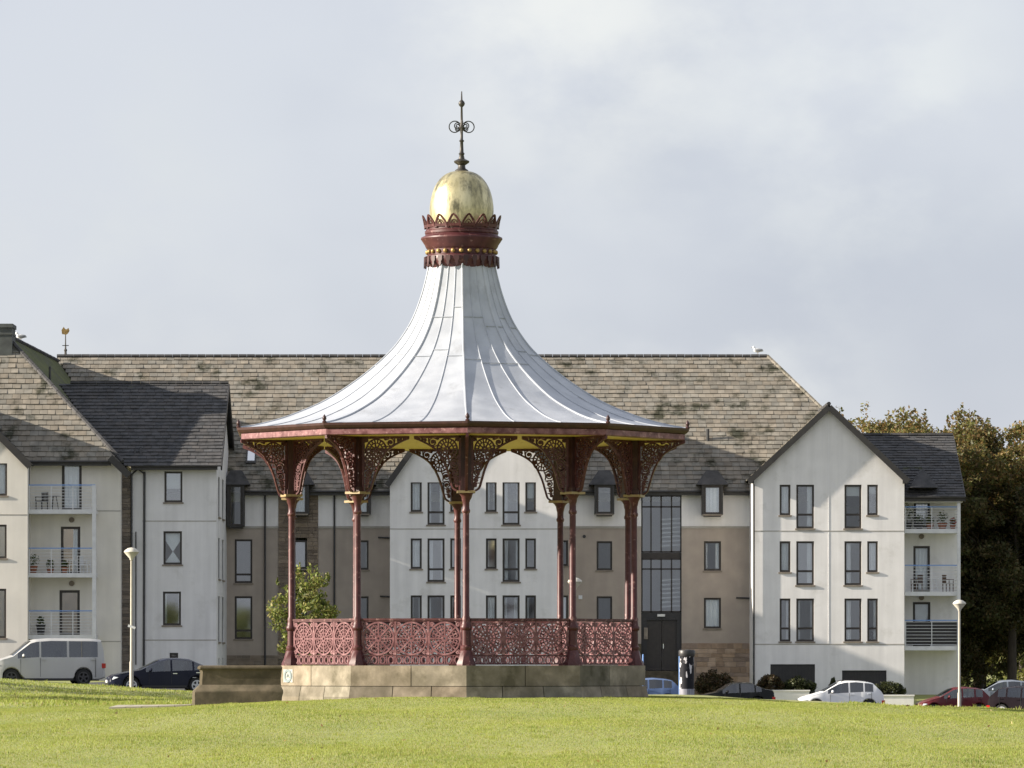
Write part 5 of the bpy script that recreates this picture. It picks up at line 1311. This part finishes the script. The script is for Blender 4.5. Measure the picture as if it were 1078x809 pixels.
# low rendered walls in front of the right block
for (a, b, yt, lab) in ((798, 852, 728, 'low pale garden wall between the black saloon and the white crossover'), (925, 962, 733, 'low pale garden wall between the white crossover and the dark red hatchback')):
    mb = MB(); d = 285.2; mb.box(X(a, d), X(b, d), d, d + .22, -2.2, Z(yt, d)); mb.box(X(a, d) - .04, X(b, d) + .04, d - .04, d + .26, Z(yt, d) + .001, Z(yt, d) + .07)
    o = mb.build('garden_wall', M['render_white']); tag(o, lab, 'wall', 'low garden walls')
# grass
def grass(name, n, yr, seed, hgt, wid, keep):
    g = np.random.default_rng(seed); y = yr[0] + (yr[1] - yr[0]) * g.random(n); hwid = 545 / F * y + .5; x = (g.random(n) * 2 - 1) * hwid
    ok = keep(x, y); x = x[ok]; y = y[ok]; n = len(x)
    z = np.array([h(a, b) for a, b in zip(x, y)])
    pat = .5 + .5 * np.sin(x * .9 + 1.7 * np.sin(y * .22)) * np.sin(y * .33 + 1.3 * np.sin(x * .5)); fine = .5 + .5 * np.sin(x * 3.1 + np.sin(y * .9) * 2) * np.sin(y * 1.1 + x * .7)
    tuft = np.clip((np.sin(x * 4.3 + 3 * np.sin(y * .7)) * np.sin(y * 1.7 + 2.3 * np.sin(x * 1.9)) - .72) * 3.5, 0, 1); hh = hgt * (.55 + .5 * g.random(n) + .35 * pat * fine + 1.3 * tuft); w = wid * g.uniform(.7, 1.3, n)
    a = g.random(n) * math.pi; lx = g.normal(0, .35, n) * hh; ly = g.normal(0, .35, n) * hh
    v = np.empty((n, 3, 3), np.float32)
    v[:, 0] = np.stack([x - np.cos(a) * w, y - np.sin(a) * w, z - .01], 1); v[:, 1] = np.stack([x + np.cos(a) * w, y + np.sin(a) * w, z - .01], 1); v[:, 2] = np.stack([x + lx, y + ly, z + hh], 1)
    c1 = np.array([.305, .35, .066]); c2 = np.array([.185, .245, .044]); c3 = np.array([.35, .315, .11])
    pat2 = .5 + .5 * np.sin(x * 2.2 + 2.0 * np.sin(y * .35 + x * .4)) * np.sin(y * .62 + 1.9 * np.sin(x * 1.1)); k = np.clip(-.1 + .55 * pat + .6 * pat2 * fine + g.normal(0, .17, n), 0, 1.25)[:, None]; col = c1 * (1 - k) + c2 * k; dry = (g.random(n) < .14 + .14 * fine)[:, None]; col = np.where(dry, c3, col) * g.uniform(.88, 1.1, (n, 1))
    col = np.repeat(col, 3, 0)
    me = bpy.data.meshes.new(name); me.vertices.add(3 * n); me.vertices.foreach_set('co', v.ravel()); me.loops.add(3 * n); me.loops.foreach_set('vertex_index', np.arange(3 * n, dtype=np.int32)); me.polygons.add(n); me.polygons.foreach_set('loop_start', np.arange(0, 3 * n, 3, dtype=np.int32)); me.update(calc_edges=True)
    at = me.color_attributes.new('Col', 'FLOAT_COLOR', 'POINT'); at.data.foreach_set('color', np.concatenate([col, np.ones((3 * n, 1))], 1).astype(np.float32).ravel())
    me.materials.append(M['grass_blade']); o = bpy.data.objects.new(name, me); COL.objects.link(o); tag(o, kind='stuff', label='short sunlit yellow green lawn grass', cat='grass'); return o
def clear_base(x, y): 
    fx = (x > xa - .0) & (x < xb) & (y > 119.4) & (y < 122.3)
    return (np.hypot(x - BX, y - BD) > 4.22) & ~fx & ~((x < BX - 3.5) & (x > BX - 6.2) & (np.abs(y - 120.3) < 1.45))
grass('lawn_grass', 780000, (62, 126), 5, .022, .006, clear_base)
grass('lawn_grass_far', 160000, (126, 225.2), 6, .06, .016, lambda x, y: (x < BX + 2) | (x > 8)).name = 'meadow_grass'

g = np.random.default_rng(77); vl = []; cl = []
for i in range(60):
    yy = 66 + 48 * g.random() ; xx = (g.random() * 2 - 1) * 545 / F * yy
    if math.hypot(xx - BX, yy - BD) < 5: continue
    leaves_into(vl, cl, g, (xx, yy, h(xx, yy) + .035), (.02, .02, .005), 1, .032, [(.30, .20, .07), (.20, .13, .06), (.34, .29, .13)])
tag(leaf_obj('fallen_leaves', vl, cl, None), 'scattered fallen leaves lying on the lawn', 'leaves', kind='stuff')

# ------------------------------------------------------------------ light, sky, camera
EL, AZ = R(19.3), R(84)
sv = Vector((-math.sin(AZ) * math.cos(EL), -math.cos(AZ) * math.cos(EL), math.sin(EL)))
sl = bpy.data.lights.new('sun', 'SUN'); sl.energy = 5.0; sl.angle = R(.53); sl.color = (1.0, .90, .76)
so = bpy.data.objects.new('sun', sl); COL.objects.link(so); so.rotation_euler = sv.to_track_quat('Z', 'Y').to_euler(); so.location = (-60, 60, 60)
w = bpy.data.worlds.new('World'); SC.world = w; w.use_nodes = True; nt = w.node_tree; N = nt.nodes; L = nt.links
bg = N['Background']; bg.inputs['Strength'].default_value = .064
sky = N.new('ShaderNodeTexSky'); sky.sky_type = 'NISHITA'; sky.sun_disc = False; sky.sun_elevation = EL
sky.sun_rotation = math.atan2(sv.x, sv.y)
tc = N.new('ShaderNodeTexCoord')
def noise(scale, det, st=(1, 1, 1), off=(0, 0, 0), rough=.5):
    mp = N.new('ShaderNodeMapping'); mp.inputs['Scale'].default_value = st; mp.inputs['Location'].default_value = off; L.new(tc.outputs['Generated'], mp.inputs['Vector'])
    n = N.new('ShaderNodeTexNoise'); n.inputs['Scale'].default_value = scale; n.inputs['Detail'].default_value = det; n.inputs['Roughness'].default_value = rough; L.new(mp.outputs[0], n.inputs['Vector']); return n.outputs['Fac']
def mrange(f, a, b):
    r = N.new('ShaderNodeMapRange'); r.interpolation_type = 'SMOOTHSTEP'; r.inputs['From Min'].default_value = a; r.inputs['From Max'].default_value = b; L.new(f, r.inputs['Value']); return r.outputs['Result']
def cmix(f, A, B):
    x = N.new('ShaderNodeMix'); x.data_type = 'RGBA'
    if isinstance(f, float): x.inputs[0].default_value = f
    else: L.new(f, x.inputs[0])
    for i, v in ((6, A), (7, B)):
        if isinstance(v, tuple): x.inputs[i].default_value = (*v, 1)
        else: L.new(v, x.inputs[i])
    return x.outputs[2]
SKYOFF = (3.1, 0, 1.7)
cloud = cmix(mrange(noise(9, 4, (1, 1, 1.5), SKYOFF, .45), .36, .62), (3.7, 3.92, 4.55), (4.65, 4.82, 5.3))
def blob(px, py, rad):
    v = Vector(((px - CX) / F, 1, (HY - py) / F)).normalized(); d = N.new('ShaderNodeVectorMath'); d.operation = 'DISTANCE'; d.inputs[1].default_value = v; L.new(tc.outputs['Generated'], d.inputs[0])
    return mrange(d.outputs['Value'], rad / F, 0)
def mul(a, b, c=1.0):
    m = N.new('ShaderNodeMath'); m.operation = 'MULTIPLY'; L.new(a, m.inputs[0]); L.new(b, m.inputs[1]) if not isinstance(b, float) else setattr(m.inputs[1], 'default_value', b); return m.outputs[0]
billow = mrange(noise(24, 6, (1, 1, 1.5), (2.2, 0, 5.5), .55), .38, .66)
for (px_, py_, rad, cc) in ((600, -10, 330, (5.9, 5.95, 5.9)), (905, 95, 270, (5.5, 5.65, 5.75)), (60, 260, 330, (4.9, 5.05, 5.3)), (760, 420, 260, (5.1, 5.25, 5.5))):
    cloud = cmix(mul(billow, blob(px_, py_, rad)), cloud, cc)
col = cmix(.88, sky.outputs[0], cloud)
L.new(col, bg.inputs['Color'])
cam = bpy.data.cameras.new('camera'); co = bpy.data.objects.new('camera', cam); COL.objects.link(co); SC.camera = co
co.location = (0, 0, ZC); co.rotation_euler = (R(90), 0, 0)
cam.sensor_fit = 'HORIZONTAL'; cam.sensor_width = 36; cam.lens = F * 36 / 1078; cam.shift_y = (701 - 404.5) / 1078; cam.clip_start = .5; cam.clip_end = 12000
vs_ = SC.view_settings; vs_.view_transform = 'Standard'; vs_.look = 'None'; vs_.gamma = 1.0; vs_.exposure = 1.27; vs_.use_curve_mapping = False
SC.render.engine = 'CYCLES'; SC.cycles.max_bounces = 8; SC.cycles.transparent_max_bounces = 12; SC.cycles.use_denoising = True
